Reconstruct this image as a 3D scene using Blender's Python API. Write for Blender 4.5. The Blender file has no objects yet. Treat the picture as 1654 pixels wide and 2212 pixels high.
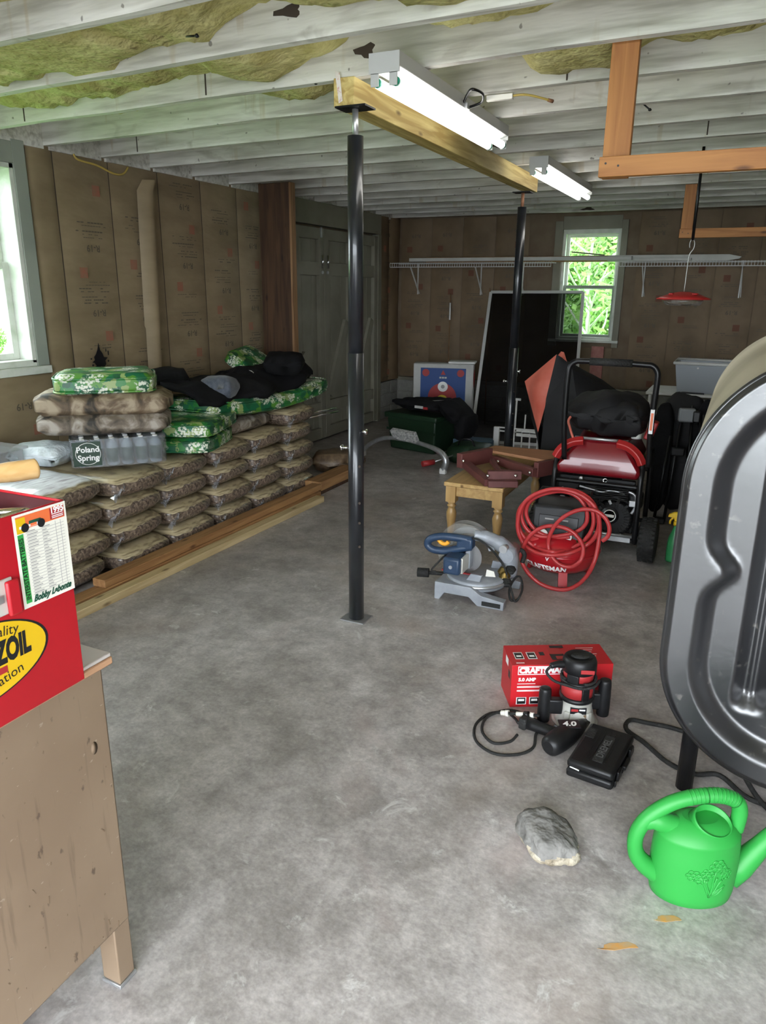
import bpy, math, random
from mathutils import Vector, Matrix, noise as mnoise
random.seed(7)
S = bpy.context.scene
COL = S.collection
PI = math.pi
# ------------------------------------------------------------------ camera
cam_d = bpy.data.cameras.new('camera'); cam = bpy.data.objects.new('camera', cam_d); COL.objects.link(cam)
cam_d.sensor_fit = 'VERTICAL'; cam_d.sensor_height = 36.0; cam_d.lens = 36.0*1600/2212; cam_d.clip_start = 0.02
_R = Vector((0.90446748, 0.42646074, 0.00835628)); _U = Vector((-0.13015051, 0.25726982, 0.9575349)); _F = Vector((-0.40620122, 0.86714675, -0.28819627))
mw = Matrix.Identity(4)
for i in range(3):
    mw[i][0] = _R[i]; mw[i][1] = _U[i]; mw[i][2] = -_F[i]
mw[2][3] = 1.6
cam.matrix_world = mw
S.camera = cam
# ------------------------------------------------------------------ light
S.view_settings.view_transform = 'Standard'; S.view_settings.look = 'None'; S.view_settings.gamma = 1.0
S.view_settings.exposure = -0.05
try: S.view_settings.use_curve_mapping = False
except Exception: pass
SKY = 14.0
TUBE = 7.0
W = bpy.data.worlds.new('sky'); S.world = W; W.use_nodes = True
bg = W.node_tree.nodes['Background']; bg.inputs[0].default_value = (0.87, 0.935, 1.0, 1); bg.inputs[1].default_value = SKY
S.cycles.use_denoising = True
S.cycles.max_bounces = 7; S.cycles.diffuse_bounces = 4; S.cycles.glossy_bounces = 3; S.cycles.transmission_bounces = 3; S.cycles.transparent_max_bounces = 12
S.cycles.use_adaptive_sampling = True; S.cycles.adaptive_threshold = 0.07; S.cycles.caustics_reflective = False; S.cycles.caustics_refractive = False
S.cycles.sample_clamp_indirect = 6.0
# ------------------------------------------------------------------ mesh helpers
class MB:
    def __init__(s): s.v = []; s.f = []; s.sm = []
    def add(s, vs, fs, sm=False):
        o = len(s.v); s.v += [tuple(p) for p in vs]; s.f += [tuple(i+o for i in f) for f in fs]; s.sm += [sm]*len(fs); return s
    def box(s, x0, x1, y0, y1, z0, z1):
        v = [(x, y, z) for z in (z0, z1) for y in (y0, y1) for x in (x0, x1)]
        return s.add(v, [(0,2,3,1),(4,5,7,6),(0,1,5,4),(2,6,7,3),(0,4,6,2),(1,3,7,5)])
    def cbox(s, c, d, m=None):
        hx, hy, hz = d[0]/2, d[1]/2, d[2]/2
        v = [Vector((x, y, z)) for z in (-hz, hz) for y in (-hy, hy) for x in (-hx, hx)]
        if m is not None: v = [m @ p for p in v]
        v = [p+Vector(c) for p in v]
        return s.add(v, [(0,2,3,1),(4,5,7,6),(0,1,5,4),(2,6,7,3),(0,4,6,2),(1,3,7,5)])
    def bar(s, a, b, w, h, up=(0,0,1)):
        a = Vector(a); b = Vector(b); d = (b-a).normalized(); u = Vector(up)
        if abs(d.dot(u)) > .95: u = Vector((0,1,0))
        r = d.cross(u).normalized(); u = r.cross(d)
        v = [p+r*i*w/2+u*j*h/2 for p in (a, b) for i, j in ((-1,-1),(1,-1),(1,1),(-1,1))]
        return s.add(v, [(0,3,2,1),(4,5,6,7),(0,1,5,4),(1,2,6,5),(2,3,7,6),(3,0,4,7)])
    def tube(s, pts, r, n=10, closed=False, cap=True):
        P = [Vector(p) for p in pts]; m = len(P); rr = r if hasattr(r, '__len__') else [r]*m
        T = []
        for i in range(m):
            a = P[(i-1) % m] if (closed or i > 0) else P[0]; b = P[(i+1) % m] if (closed or i < m-1) else P[-1]
            T.append((b-a).normalized() if (b-a).length > 1e-9 else Vector((0,0,1)))
        u = Vector((0,0,1)) if abs(T[0].z) < .9 else Vector((1,0,0))
        u = (u-T[0]*u.dot(T[0])).normalized(); vs = []
        for i in range(m):
            u = u-T[i]*u.dot(T[i]); u = u.normalized() if u.length > 1e-6 else T[i].orthogonal().normalized()
            w = T[i].cross(u)
            vs += [P[i]+(u*math.cos(2*PI*k/n)+w*math.sin(2*PI*k/n))*rr[i] for k in range(n)]
        fs = []
        for i in range(m if closed else m-1):
            j = (i+1) % m
            fs += [(i*n+k, i*n+(k+1) % n, j*n+(k+1) % n, j*n+k) for k in range(n)]
        s.add(vs, fs, True)
        if cap and not closed:
            o = len(s.v)-len(vs); s.f += [tuple(o+k for k in range(n))[::-1], tuple(o+(m-1)*n+k for k in range(n))]; s.sm += [False]*2
        return s
    def cyl(s, a, b, r, n=20, r2=None): return s.tube([a, b], [r, r if r2 is None else r2], n)
    def lathe(s, prof, c=(0,0,0), n=32, sx=1, sy=1, m=None):
        vs = []; k = len(prof)
        for r, z in prof:
            for i in range(n):
                p = Vector((r*sx*math.cos(2*PI*i/n), r*sy*math.sin(2*PI*i/n), z))
                if m is not None: p = m @ p
                vs.append(p+Vector(c))
        fs = [(j*n+i, j*n+(i+1) % n, (j+1)*n+(i+1) % n, (j+1)*n+i) for j in range(k-1) for i in range(n)]
        s.add(vs, fs, True)
        o = len(s.v)-len(vs)
        if prof[0][0] > 1e-4: s.f.append(tuple(o+i for i in range(n))[::-1]); s.sm.append(False)
        if prof[-1][0] > 1e-4: s.f.append(tuple(o+(k-1)*n+i for i in range(n))); s.sm.append(False)
        return s
    def prism(s, poly, axis, a, b):
        def mk(p, t): return {'x': (t, p[0], p[1]), 'y': (p[0], t, p[1]), 'z': (p[0], p[1], t)}[axis]
        n = len(poly); v = [mk(p, a) for p in poly]+[mk(p, b) for p in poly]
        return s.add(v, [tuple(range(n))[::-1], tuple(range(n, 2*n))]+[(i, (i+1) % n, n+(i+1) % n, n+i) for i in range(n)])
    def pillow(s, c, d, n=10, e=0.45, m=None, lump=0.0, seed=0, ez=None, edge=0.0):
        """rounded cushion/bag: a subdivided cube pulled to a superellipsoid"""
        idx = {}; vs = []; fs = []
        def vid(p):
            k = tuple(round(q, 5) for q in p)
            if k not in idx: idx[k] = len(vs); vs.append(p)
            return idx[k]
        g = [-1+2*i/n for i in range(n+1)]
        for ax in range(3):
            for sg in (-1, 1):
                for i in range(n):
                    for j in range(n):
                        q = []
                        for a, b in ((i,j),(i+1,j),(i+1,j+1),(i,j+1)):
                            t = [0,0,0]; t[ax] = sg; t[(ax+1) % 3] = g[a]; t[(ax+2) % 3] = g[b]; q.append(vid(tuple(t)))
                        fs.append(tuple(q) if sg > 0 else tuple(q[::-1]))
        out = []; sd = Vector((seed*7.3, seed*3.1, seed*1.7)); ez = ez or e
        for p in vs:
            x, y, z = p
            # thickness falls towards the rim
            r = max(abs(x), abs(y)); th = (max(0.0, 1-abs(x)**(2/e))*max(0.0, 1-abs(y)**(2/e)))**(ez/2)
            th = max(th, edge)
            k = 1-0.10*(abs(x*y))**2
            q = Vector((x*k*d[0]/2, y*k*d[1]/2, z*th*d[2]/2))
            if lump:
                q += Vector(mnoise.noise_vector((Vector((q.x*6, q.y*6, q.z*8))+sd)))*lump
                q.z += mnoise.noise(Vector((q.x*14, q.y*14, z*2))+sd)*lump*.6
            if m is not None: q = m @ q
            out.append(q+Vector(c))
        return s.add(out, fs, True)
    def build(s, name, mat, parent=None, bevel=0.0, loc=None, seg=2, rot=None):
        me = bpy.data.meshes.new(name); me.from_pydata(s.v, [], s.f); me.update()
        for p, q in zip(me.polygons, s.sm): p.use_smooth = q
        o = bpy.data.objects.new(name, me); COL.objects.link(o)
        if mat is not None: me.materials.append(mat)
        if parent is not None: o.parent = parent
        if loc is not None: o.location = loc
        if rot is not None: o.rotation_euler = rot
        if bevel:
            b = o.modifiers.new('bevel', 'BEVEL'); b.width = bevel; b.segments = seg; b.limit_method = 'ANGLE'; b.angle_limit = .6
            b.harden_normals = False
            for p in me.polygons: p.use_smooth = True
            me.set_sharp_from_angle(angle=.7)
        return o
def Rz(a): return Matrix.Rotation(a, 3, 'Z')
def Rx(a): return Matrix.Rotation(a, 3, 'X')
def Ry(a): return Matrix.Rotation(a, 3, 'Y')
def tag(o, label=None, cat=None, group=None, kind=None):
    if label: o['label'] = label
    if cat: o['category'] = cat
    if group: o['group'] = group
    if kind: o['kind'] = kind
    return o
def thing(name, label, cat, loc=(0,0,0), rz=0.0, group=None):
    o = bpy.data.objects.new(name, None); o.empty_display_size = .05; COL.objects.link(o)
    o.location = loc; o.rotation_euler = (0, 0, rz)
    return tag(o, label, cat, group)
def struct(name, mb, mat, label=None, bevel=0):
    o = mb.build(name, mat, None, bevel); o['kind'] = 'structure'
    if label: o['label'] = label
    return o
def lerp(a, b, t): return a+(b-a)*t
def curve(pts, n=8, closed=False):
    """Catmull-Rom through pts"""
    P = [Vector(p) for p in pts]; m = len(P); out = []
    for i in range(m if closed else m-1):
        g = lambda k: P[k % m] if closed else P[min(max(k, 0), m-1)]
        a, b, c, d = g(i-1), g(i), g(i+1), g(i+2)
        for t in [j/n for j in range(n)]:
            out.append(0.5*((2*b)+(c-a)*t+(2*a-5*b+4*c-d)*t*t+(3*b-a-3*c+d)*t**3))
    if not closed: out.append(P[-1])
    return out
_txt = {}
def text_mesh(body, size, extrude=0.0, bold=0.0, shear=0.0, align='CENTER'):
    k = (body, size, extrude, bold, shear, align)
    if k not in _txt:
        c = bpy.data.curves.new('lettering', 'FONT'); c.body = body; c.size = size; c.extrude = extrude; c.offset = bold; c.shear = shear
        c.align_x = align; c.align_y = 'CENTER'; c.resolution_u = 3
        o = bpy.data.objects.new('lettering', c); COL.objects.link(o); bpy.context.view_layer.update()
        _txt[k] = bpy.data.meshes.new_from_object(o.evaluated_get(bpy.context.evaluated_depsgraph_get()))
        bpy.data.objects.remove(o); bpy.data.curves.remove(c)
    return _txt[k]
def lettering(name, body, size, mat, parent, o, ux, uy, bold=0.0, shear=0.0, align='CENTER', sx=1.0, bend=None):
    """flat print: text laid in the plane spanned by ux (reading direction) and uy (up), centred at o (local to parent)"""
    me = text_mesh(body, size, 0, bold, shear, align).copy(); me.name = name
    ux = Vector(ux).normalized(); uy = Vector(uy).normalized(); nn = ux.cross(uy)
    for v in me.vertices:
        p = v.co.copy(); p.x *= sx
        v.co = bend(p) if bend else Vector(o)+ux*p.x+uy*p.y
    me.materials.clear(); me.materials.append(mat)
    ob = bpy.data.objects.new(name, me); COL.objects.link(ob); ob.parent = parent
    return ob
# ------------------------------------------------------------------ materials
def nt(m): return m.node_tree.nodes, m.node_tree.links
def mat(name, c, rough=.6, metal=0.0, c2=None, sc=6.0, det=4, st=(1,1,1), lo=.35, hi=.65, bump=0.0, bsc=None, coat=0.0, trans=0.0, spec=.5, emit=0.0, c3=None, sheen=0.0, dist=0.0, gen='Object', rough2=None, alpha=1.0):
    m = bpy.data.materials.new(name); m.use_nodes = True; N, L = nt(m); b = N['Principled BSDF']
    b.inputs['Base Color'].default_value = (*c, 1); b.inputs['Roughness'].default_value = rough; b.inputs['Metallic'].default_value = metal
    b.inputs['Coat Weight'].default_value = coat; b.inputs['Transmission Weight'].default_value = trans
    b.inputs['Specular IOR Level'].default_value = spec; b.inputs['Sheen Weight'].default_value = sheen; b.inputs['Alpha'].default_value = alpha
    if emit: b.inputs['Emission Color'].default_value = (*c, 1); b.inputs['Emission Strength'].default_value = emit
    if c2 is not None or bump:
        tc = N.new('ShaderNodeTexCoord'); mp = N.new('ShaderNodeMapping'); mp.inputs['Scale'].default_value = st; L.new(tc.outputs[gen], mp.inputs[0])
    if c2 is not None:
        n = N.new('ShaderNodeTexNoise'); n.inputs['Scale'].default_value = sc; n.inputs['Detail'].default_value = det; n.inputs['Distortion'].default_value = dist
        r = N.new('ShaderNodeValToRGB'); r.color_ramp.elements[0].position = lo; r.color_ramp.elements[1].position = hi
        r.color_ramp.elements[0].color = (*c, 1); r.color_ramp.elements[1].color = (*c2, 1)
        if c3 is not None: e = r.color_ramp.elements.new((lo+hi)/2); e.color = (*c3, 1)
        L.new(mp.outputs[0], n.inputs['Vector']); L.new(n.outputs['Fac'], r.inputs[0]); L.new(r.outputs[0], b.inputs['Base Color'])
        if rough2 is not None:
            q = N.new('ShaderNodeMapRange'); q.inputs['From Min'].default_value = lo; q.inputs['From Max'].default_value = hi
            q.inputs['To Min'].default_value = rough; q.inputs['To Max'].default_value = rough2
            L.new(n.outputs['Fac'], q.inputs['Value']); L.new(q.outputs[0], b.inputs['Roughness'])
    if bump:
        n2 = N.new('ShaderNodeTexNoise'); n2.inputs['Scale'].default_value = bsc or sc*4; n2.inputs['Detail'].default_value = 2
        bp = N.new('ShaderNodeBump'); bp.inputs['Strength'].default_value = bump; bp.inputs['Distance'].default_value = .02
        L.new(mp.outputs[0], n2.inputs['Vector']); L.new(n2.outputs['Fac'], bp.inputs['Height']); L.new(bp.outputs[0], b.inputs['Normal'])
    return m
def wood(name, c, c2, ax='y', sc=3.0, rough=.6, bump=.15, knots=True):
    m = bpy.data.materials.new(name); m.use_nodes = True; N, L = nt(m); b = N['Principled BSDF']; b.inputs['Roughness'].default_value = rough
    tc = N.new('ShaderNodeTexCoord'); mp = N.new('ShaderNodeMapping'); k = {'x': (.6,9,9), 'y': (9,.6,9), 'z': (9,9,.6)}[ax]
    mp.inputs['Scale'].default_value = k; L.new(tc.outputs['Object'], mp.inputs[0])
    n = N.new('ShaderNodeTexNoise'); n.inputs['Scale'].default_value = sc; n.inputs['Detail'].default_value = 6; n.inputs['Distortion'].default_value = .8; L.new(mp.outputs[0], n.inputs['Vector'])
    r = N.new('ShaderNodeValToRGB'); r.color_ramp.elements[0].position = .38; r.color_ramp.elements[1].position = .62; r.color_ramp.elements[0].color = (*c2, 1); r.color_ramp.elements[1].color = (*c, 1)
    L.new(n.outputs['Fac'], r.inputs[0]); last = r.outputs[0]
    if knots:
        v = N.new('ShaderNodeTexVoronoi'); v.inputs['Scale'].default_value = 1.0; mp2 = N.new('ShaderNodeMapping'); mp2.inputs['Scale'].default_value = {'x': (3.2,9,9), 'y': (9,3.2,9), 'z': (9,9,3.2)}[ax]
        L.new(tc.outputs['Object'], mp2.inputs[0]); L.new(mp2.outputs[0], v.inputs['Vector'])
        r2 = N.new('ShaderNodeValToRGB'); r2.color_ramp.elements[0].position = .05; r2.color_ramp.elements[1].position = .13
        r2.color_ramp.elements[0].color = (.35,.3,.28,1); r2.color_ramp.elements[1].color = (1,1,1,1); L.new(v.outputs['Distance'], r2.inputs[0])
        mx = N.new('ShaderNodeMixRGB'); mx.blend_type = 'MULTIPLY'; mx.inputs[0].default_value = 1; L.new(last, mx.inputs[1]); L.new(r2.outputs[0], mx.inputs[2]); last = mx.outputs[0]
    L.new(last, b.inputs['Base Color'])
    bp = N.new('ShaderNodeBump'); bp.inputs['Strength'].default_value = bump; bp.inputs['Distance'].default_value = .01; L.new(n.outputs['Fac'], bp.inputs['Height']); L.new(bp.outputs[0], b.inputs['Normal'])
    return m
def floral(name, seed=0, sc=15.0):
    m = bpy.data.materials.new(name); m.use_nodes = True; N, L = nt(m); b = N['Principled BSDF']; b.inputs['Roughness'].default_value = .5; b.inputs['Coat Weight'].default_value = .35; b.inputs['Coat Roughness'].default_value = .3
    tc = N.new('ShaderNodeTexCoord'); mp = N.new('ShaderNodeMapping'); mp.inputs['Location'].default_value = (seed, seed*.7, seed*.3); L.new(tc.outputs['Object'], mp.inputs[0])
    def ramp(f, stops, const=False):
        r = N.new('ShaderNodeValToRGB'); e = r.color_ramp.elements
        if const: r.color_ramp.interpolation = 'CONSTANT'
        e[0].position = stops[0][0]; e[0].color = (*stops[0][1], 1); e[1].position = stops[1][0]; e[1].color = (*stops[1][1], 1)
        for p, c in stops[2:]: q = e.new(p); q.color = (*c, 1)
        L.new(f, r.inputs[0]); return r.outputs[0]
    def warp(sc_, k):
        n = N.new('ShaderNodeTexNoise'); n.inputs['Scale'].default_value = sc_; n.inputs['Detail'].default_value = 3; L.new(mp.outputs[0], n.inputs['Vector'])
        ad = N.new('ShaderNodeMixRGB'); ad.blend_type = 'ADD'; ad.inputs[0].default_value = k; L.new(mp.outputs[0], ad.inputs[1]); L.new(n.outputs['Color'], ad.inputs[2]); return ad.outputs[0]
    def mixc(f, a, c): x = N.new('ShaderNodeMixRGB'); L.new(f, x.inputs[0]); L.new(a, x.inputs[1]); L.new(c, x.inputs[2]); return x.outputs[0]
    def mul(a, c): x = N.new('ShaderNodeMath'); x.operation = 'MULTIPLY'; L.new(a, x.inputs[0]); L.new(c, x.inputs[1]); return x.outputs[0]
    v = N.new('ShaderNodeTexVoronoi'); v.inputs['Scale'].default_value = sc*1.25; L.new(warp(30, .06), v.inputs['Vector']); sp = N.new('ShaderNodeSeparateColor'); L.new(v.outputs['Color'], sp.inputs[0])
    leaves = ramp(sp.outputs[0], [(0,(.006,.085,.032)),(.30,(.020,.19,.035)),(.52,(.008,.13,.055)),(.72,(.085,.26,.028)),(.87,(.26,.35,.12))], True)
    v1 = N.new('ShaderNodeTexVoronoi'); v1.inputs['Scale'].default_value = sc*.62; L.new(warp(60, .035), v1.inputs['Vector']); s1 = N.new('ShaderNodeSeparateColor'); L.new(v1.outputs['Color'], s1.inputs[0])
    v2 = N.new('ShaderNodeTexVoronoi'); v2.inputs['Scale'].default_value = sc*4.5; L.new(mp.outputs[0], v2.inputs['Vector'])
    mask = mul(mul(ramp(v1.outputs['Distance'], [(.46,(1,1,1)),(.53,(0,0,0))]), ramp(s1.outputs[1], [(.24,(0,0,0)),(.26,(1,1,1))])), ramp(v2.outputs['Distance'], [(.50,(1,1,1)),(.62,(0,0,0))]))
    bloom = ramp(v1.outputs['Distance'], [(.05,(.30,.40,.12)),(.14,(.72,.74,.62)),(.5,(.62,.66,.55))])
    L.new(mixc(mask, leaves, bloom), b.inputs['Base Color'])
    return m
def clear(name, tint=(1,1,1), a=.85, rough=.1, body=None):
    """clear plastic / glass pane: see-through with a glossy surface; body = a faint milky film"""
    m = bpy.data.materials.new(name); m.use_nodes = True; N, L = nt(m); N.remove(N['Principled BSDF']); out = N['Material Output']
    t = N.new('ShaderNodeBsdfTransparent'); t.inputs[0].default_value = (*tint, 1); g = N.new('ShaderNodeBsdfGlossy'); g.inputs['Roughness'].default_value = rough
    lw = N.new('ShaderNodeLayerWeight'); lw.inputs[0].default_value = .25
    mr = N.new('ShaderNodeMapRange'); mr.inputs['To Min'].default_value = .03; mr.inputs['To Max'].default_value = .5; L.new(lw.outputs['Fresnel'], mr.inputs['Value'])
    mx = N.new('ShaderNodeMixShader'); L.new(mr.outputs[0], mx.inputs[0]); L.new(t.outputs[0], mx.inputs[1]); L.new(g.outputs[0], mx.inputs[2]); last = mx
    if body is not None:
        d = N.new('ShaderNodeBsdfDiffuse'); d.inputs[0].default_value = (*body, 1); m2 = N.new('ShaderNodeMixShader'); m2.inputs[0].default_value = 1-a
        L.new(mx.outputs[0], m2.inputs[1]); L.new(d.outputs[0], m2.inputs[2]); last = m2
    L.new(last.outputs[0], out.inputs[0])
    return m
M = {}
M['kraft'] = mat('kraft_paper', (.235,.175,.100), .6, c2=(.31,.235,.140), sc=3, det=4, st=(1,1,2.5), bump=.25, bsc=7)
M['kraft_dark'] = mat('kraft_paper_aged', (.155,.105,.058), .65, c2=(.215,.148,.085), sc=3, det=4, bump=.3, bsc=7)  # darker brown tone of the paper, for back wall and far corner
M['ink'] = mat('grey_print', (.13,.105,.075), .8)
M['redink'] = mat('faded_red_print', (.36,.14,.085), .8, c2=(.30,.16,.10), sc=30)
M['sheath'] = mat('sheathing', (.16,.11,.07), .8, c2=(.2,.15,.1), sc=5)
M['joist'] = mat('whitewashed_joist', (.30,.29,.26), .8, c2=(.66,.655,.62), sc=2.6, det=11, st=(.6,3,3), lo=.28, hi=.66, c3=(.54,.535,.50), bump=.6, bsc=7, dist=.5)
M['deck'] = mat('subfloor', (.30,.24,.15), .85, c2=(.45,.40,.30), sc=4)
M['batt'] = mat('yellow_fibre_insulation', (.42,.38,.13), .95, c2=(.66,.62,.28), sc=9, det=8, bump=.9, bsc=30)
M['sage'] = mat('sage_grey_paint', (.20,.190,.145), .65, c2=(.275,.262,.205), sc=2.5, bump=.08)
M['trimgrey'] = mat('green_grey_trim', (.27,.30,.26), .6, c2=(.33,.36,.31), sc=3)
M['winwhite'] = mat('worn_white_paint', (.72,.74,.68), .55, c2=(.55,.60,.50), sc=9, lo=.45, hi=.75, bump=.2)
M['block'] = mat('painted_block', (.28,.28,.255), .9, c2=(.35,.345,.315), sc=9, bump=.5, bsc=60)
M['mortar'] = mat('mortar', (.30,.29,.26), .95)
M['darkwood'] = wood('dark_brown_wood', (.085,.042,.020), (.040,.018,.009), 'z', bump=.1)
M['edgewood'] = wood('raw_wood_edge', (.30,.17,.08), (.18,.09,.04), 'z', knots=False)
M['treated'] = wood('yellow_treated_lumber', (.68,.55,.22), (.42,.29,.09), 'y')
M['orangewood_x'] = wood('orange_pine_x', (.46,.20,.055), (.33,.125,.032), 'x')
M['orangewood_z'] = wood('orange_pine_z', (.46,.20,.055), (.33,.125,.032), 'z')
M['brownlumber'] = wood('brown_stained_lumber', (.40,.22,.09), (.27,.13,.05), 'y')
M['palelumber'] = wood('pale_lumber', (.60,.47,.26), (.46,.34,.17), 'y')
M['pine'] = wood('lacquered_pine', (.54,.36,.15), (.42,.26,.10), 'y', rough=.3, bump=.04)
M['pinez'] = wood('lacquered_pine_turned', (.50,.32,.13), (.40,.24,.09), 'z', rough=.3, bump=.03, knots=False)
M['maroon'] = mat('maroon_stained_wood', (.10,.030,.028), .5, c2=(.15,.048,.042), sc=8)
M['tanboard'] = wood('tan_board', (.40,.20,.10), (.32,.15,.07), 'x', knots=False, rough=.5)
M['hammer'] = wood('ash_handle', (.72,.48,.22), (.60,.36,.14), 'y', knots=False, rough=.35)
M['black'] = mat('black_paint', (.006,.006,.007), .35, spec=.35)
M['steelblack'] = mat('post_black_enamel', (.009,.010,.013), .30, coat=.3, c2=(.016,.018,.022), sc=12)
M['blackplastic'] = mat('black_plastic', (.007,.007,.008), .42, c2=(.011,.011,.012), sc=80, spec=.35)
M['blackmatte'] = mat('black_rubber', (.008,.008,.008), .75, c2=(.016,.016,.015), sc=25, bump=.3, bsc=90)
M['blackcloth'] = mat('black_cloth', (.005,.005,.006), .9, c2=(.009,.009,.010), sc=5, bump=.35, bsc=14, spec=.2)
M['blacknylon'] = mat('black_nylon', (.008,.008,.009), .7, c2=(.013,.013,.014), sc=4, bump=.4, bsc=9, spec=.3)
M['greycloth'] = mat('slate_grey_cloth', (.055,.065,.085), .9, c2=(.09,.10,.125), sc=40, sheen=.2)
M['coral'] = mat('coral_nylon', (.48,.085,.05), .6, c2=(.60,.16,.11), sc=4, bump=.4, bsc=8)
M['red'] = mat('red_enamel', (.36,.008,.014), .3, coat=.3, c2=(.40,.011,.018), sc=4)
M['redmetallic'] = mat('deep_red_metal', (.20,.004,.010), .30, coat=.5)
M['redplastic'] = mat('red_plastic', (.42,.022,.022), .4)
M['redhose'] = mat('red_rubber_hose', (.42,.030,.032), .4)
M['boxred'] = mat('red_carton', (.50,.012,.018), .4)
M['toolred'] = mat('toolbox_red', (.42,.008,.016), .4, c2=(.37,.007,.014), sc=5)
M['innerred'] = mat('toolbox_inner_red', (.06,.004,.006), .6)  # darkened toolbox red: the shade inside the box put into the colour
M['white'] = mat('white_print', (.86,.86,.84), .5)
M['offwhite'] = mat('white_enamel', (.74,.74,.71), .45, c2=(.66,.66,.62), sc=8)
M['whitemetal'] = mat('white_metal', (.66,.66,.64), .4)
M['yellow'] = mat('yellow_print', (.68,.43,.010), .4)
M['inkblack'] = mat('black_print', (.010,.010,.012), .4)
M['inkgreen'] = mat('green_print', (.03,.30,.06), .4, c2=(.05,.40,.08), sc=60)
M['darkgreenink'] = mat('signature_green', (.01,.07,.04), .5)
M['inkorange'] = mat('orange_print', (.75,.16,.05), .4)
M['cream'] = mat('paper_white', (.78,.76,.68), .5)
M['inkgrey'] = mat('grey_rules', (.34,.33,.32), .6)
M['chrome'] = mat('chrome', (.75,.75,.76), .15, metal=1)
M['galv'] = mat('galvanised_steel', (.55,.56,.57), .4, metal=.8, c2=(.45,.46,.47), sc=20)
M['alu'] = mat('cast_aluminium', (.33,.35,.38), .5, metal=.25, c2=(.28,.30,.33), sc=20, bump=.1, bsc=60)
M['silver'] = mat('brushed_silver', (.60,.59,.54), .4, metal=.25)
M['rust'] = mat('rusty_thread', (.33,.16,.09), .6, metal=.5)
M['navy'] = mat('navy_plastic', (.018,.040,.085), .4, c2=(.024,.05,.10), sc=30)
M['amber'] = mat('amber_plastic', (.85,.38,.03), .4)
M['brass'] = mat('brass', (.60,.44,.16), .3, metal=1)
M['blade'] = mat('saw_blade', (.42,.42,.43), .3, metal=.9)
M['canGreen'] = mat('bright_green_plastic', (.022,.26,.042), .45, c2=(.026,.28,.047), sc=3, spec=.35)
M['bottlegreen'] = mat('green_bottle', (.03,.20,.07), .3, c2=(.04,.26,.09), sc=8)
M['totegreen'] = mat('dark_green_plastic', (.007,.026,.011), .5)
M['tubgrey'] = mat('translucent_grey_plastic', (.36,.39,.42), .4)
M['tan'] = mat('tan_desk_enamel', (.20,.150,.092), .45, c2=(.25,.19,.118), sc=2.5, det=8, coat=.1)
M['desktop'] = mat('grey_laminate', (.55,.50,.47), .4)
M['deskedge'] = wood('desk_edge_wood', (.60,.36,.22), (.50,.28,.16), 'y', knots=False, rough=.4)
M['kraftbag'] = mat('dark_plastic_wrap', (.10,.065,.04), .4, c2=(.22,.15,.09), sc=20)
M['camo'] = mat('brown_leaf_print', (.025,.02,.012), .7, c2=(.36,.29,.20), sc=9, det=7, lo=.36, hi=.64, c3=(.14,.095,.055), dist=.9)
M['camo2'] = mat('grey_leaf_print', (.03,.026,.02), .7, c2=(.38,.34,.29), sc=9, det=7, lo=.36, hi=.64, c3=(.16,.125,.09), dist=.9)
M['floral'] = floral('green_floral_fabric', 1.3)
M['floral2'] = floral('green_floral_fabric_b', 5.1)
M['glass'] = clear('window_glass', (.97,1,.98), rough=.02)
M['clearplastic'] = clear('clear_plastic', (.96,.97,.98), .82, .12, (.8,.82,.85))
M['wrap'] = clear('crinkled_wrap', (.95,.96,.98), .84, .12, (.72,.75,.80))
M['lens'] = clear('clear_guard', (.95,.94,.92), .90, .1, (.6,.58,.55))
M['led'] = mat('fluorescent_tube', (1,.975,.93), .3, emit=TUBE)
M['fixture'] = mat('white_fixture_enamel', (.52,.52,.51), .4)
M['tealcap'] = mat('teal_tube_end', (.02,.35,.22), .4)
M['paperlabel'] = mat('label_paper', (.75,.70,.65), .6, c2=(.6,.3,.25), sc=60, lo=.55, hi=.7)
M['blue'] = mat('blue_print', (.012,.055,.22), .6)
M['redprint'] = mat('red_print', (.36,.022,.024), .55)
M['yellowprint'] = mat('yellow_target', (.75,.55,.04), .6)
M['foam'] = mat('white_foam', (.55,.55,.53), .8, c2=(.48,.48,.46), sc=7, bump=.2)
M['greyblue'] = mat('blue_grey_carton', (.05,.10,.15), .6)
M['grass'] = mat('lawn', (.10,.24,.04), .9, c2=(.15,.33,.06), sc=3)
M['leaf'] = mat('leaf', (.07,.19,.03), .6, c2=(.19,.36,.06), sc=2.2, lo=.35, hi=.65)
M['bark'] = mat('pale_bark', (.30,.30,.26), .8, c2=(.45,.46,.42), sc=6)
M['driveway'] = mat('driveway', (.30,.30,.29), .9, c2=(.36,.36,.35), sc=3)
M['siding'] = mat('plain_board', (.10,.075,.05), .85)
M['cyan'] = mat('cyan_sheen', (.03,.42,.32), .5)
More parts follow.
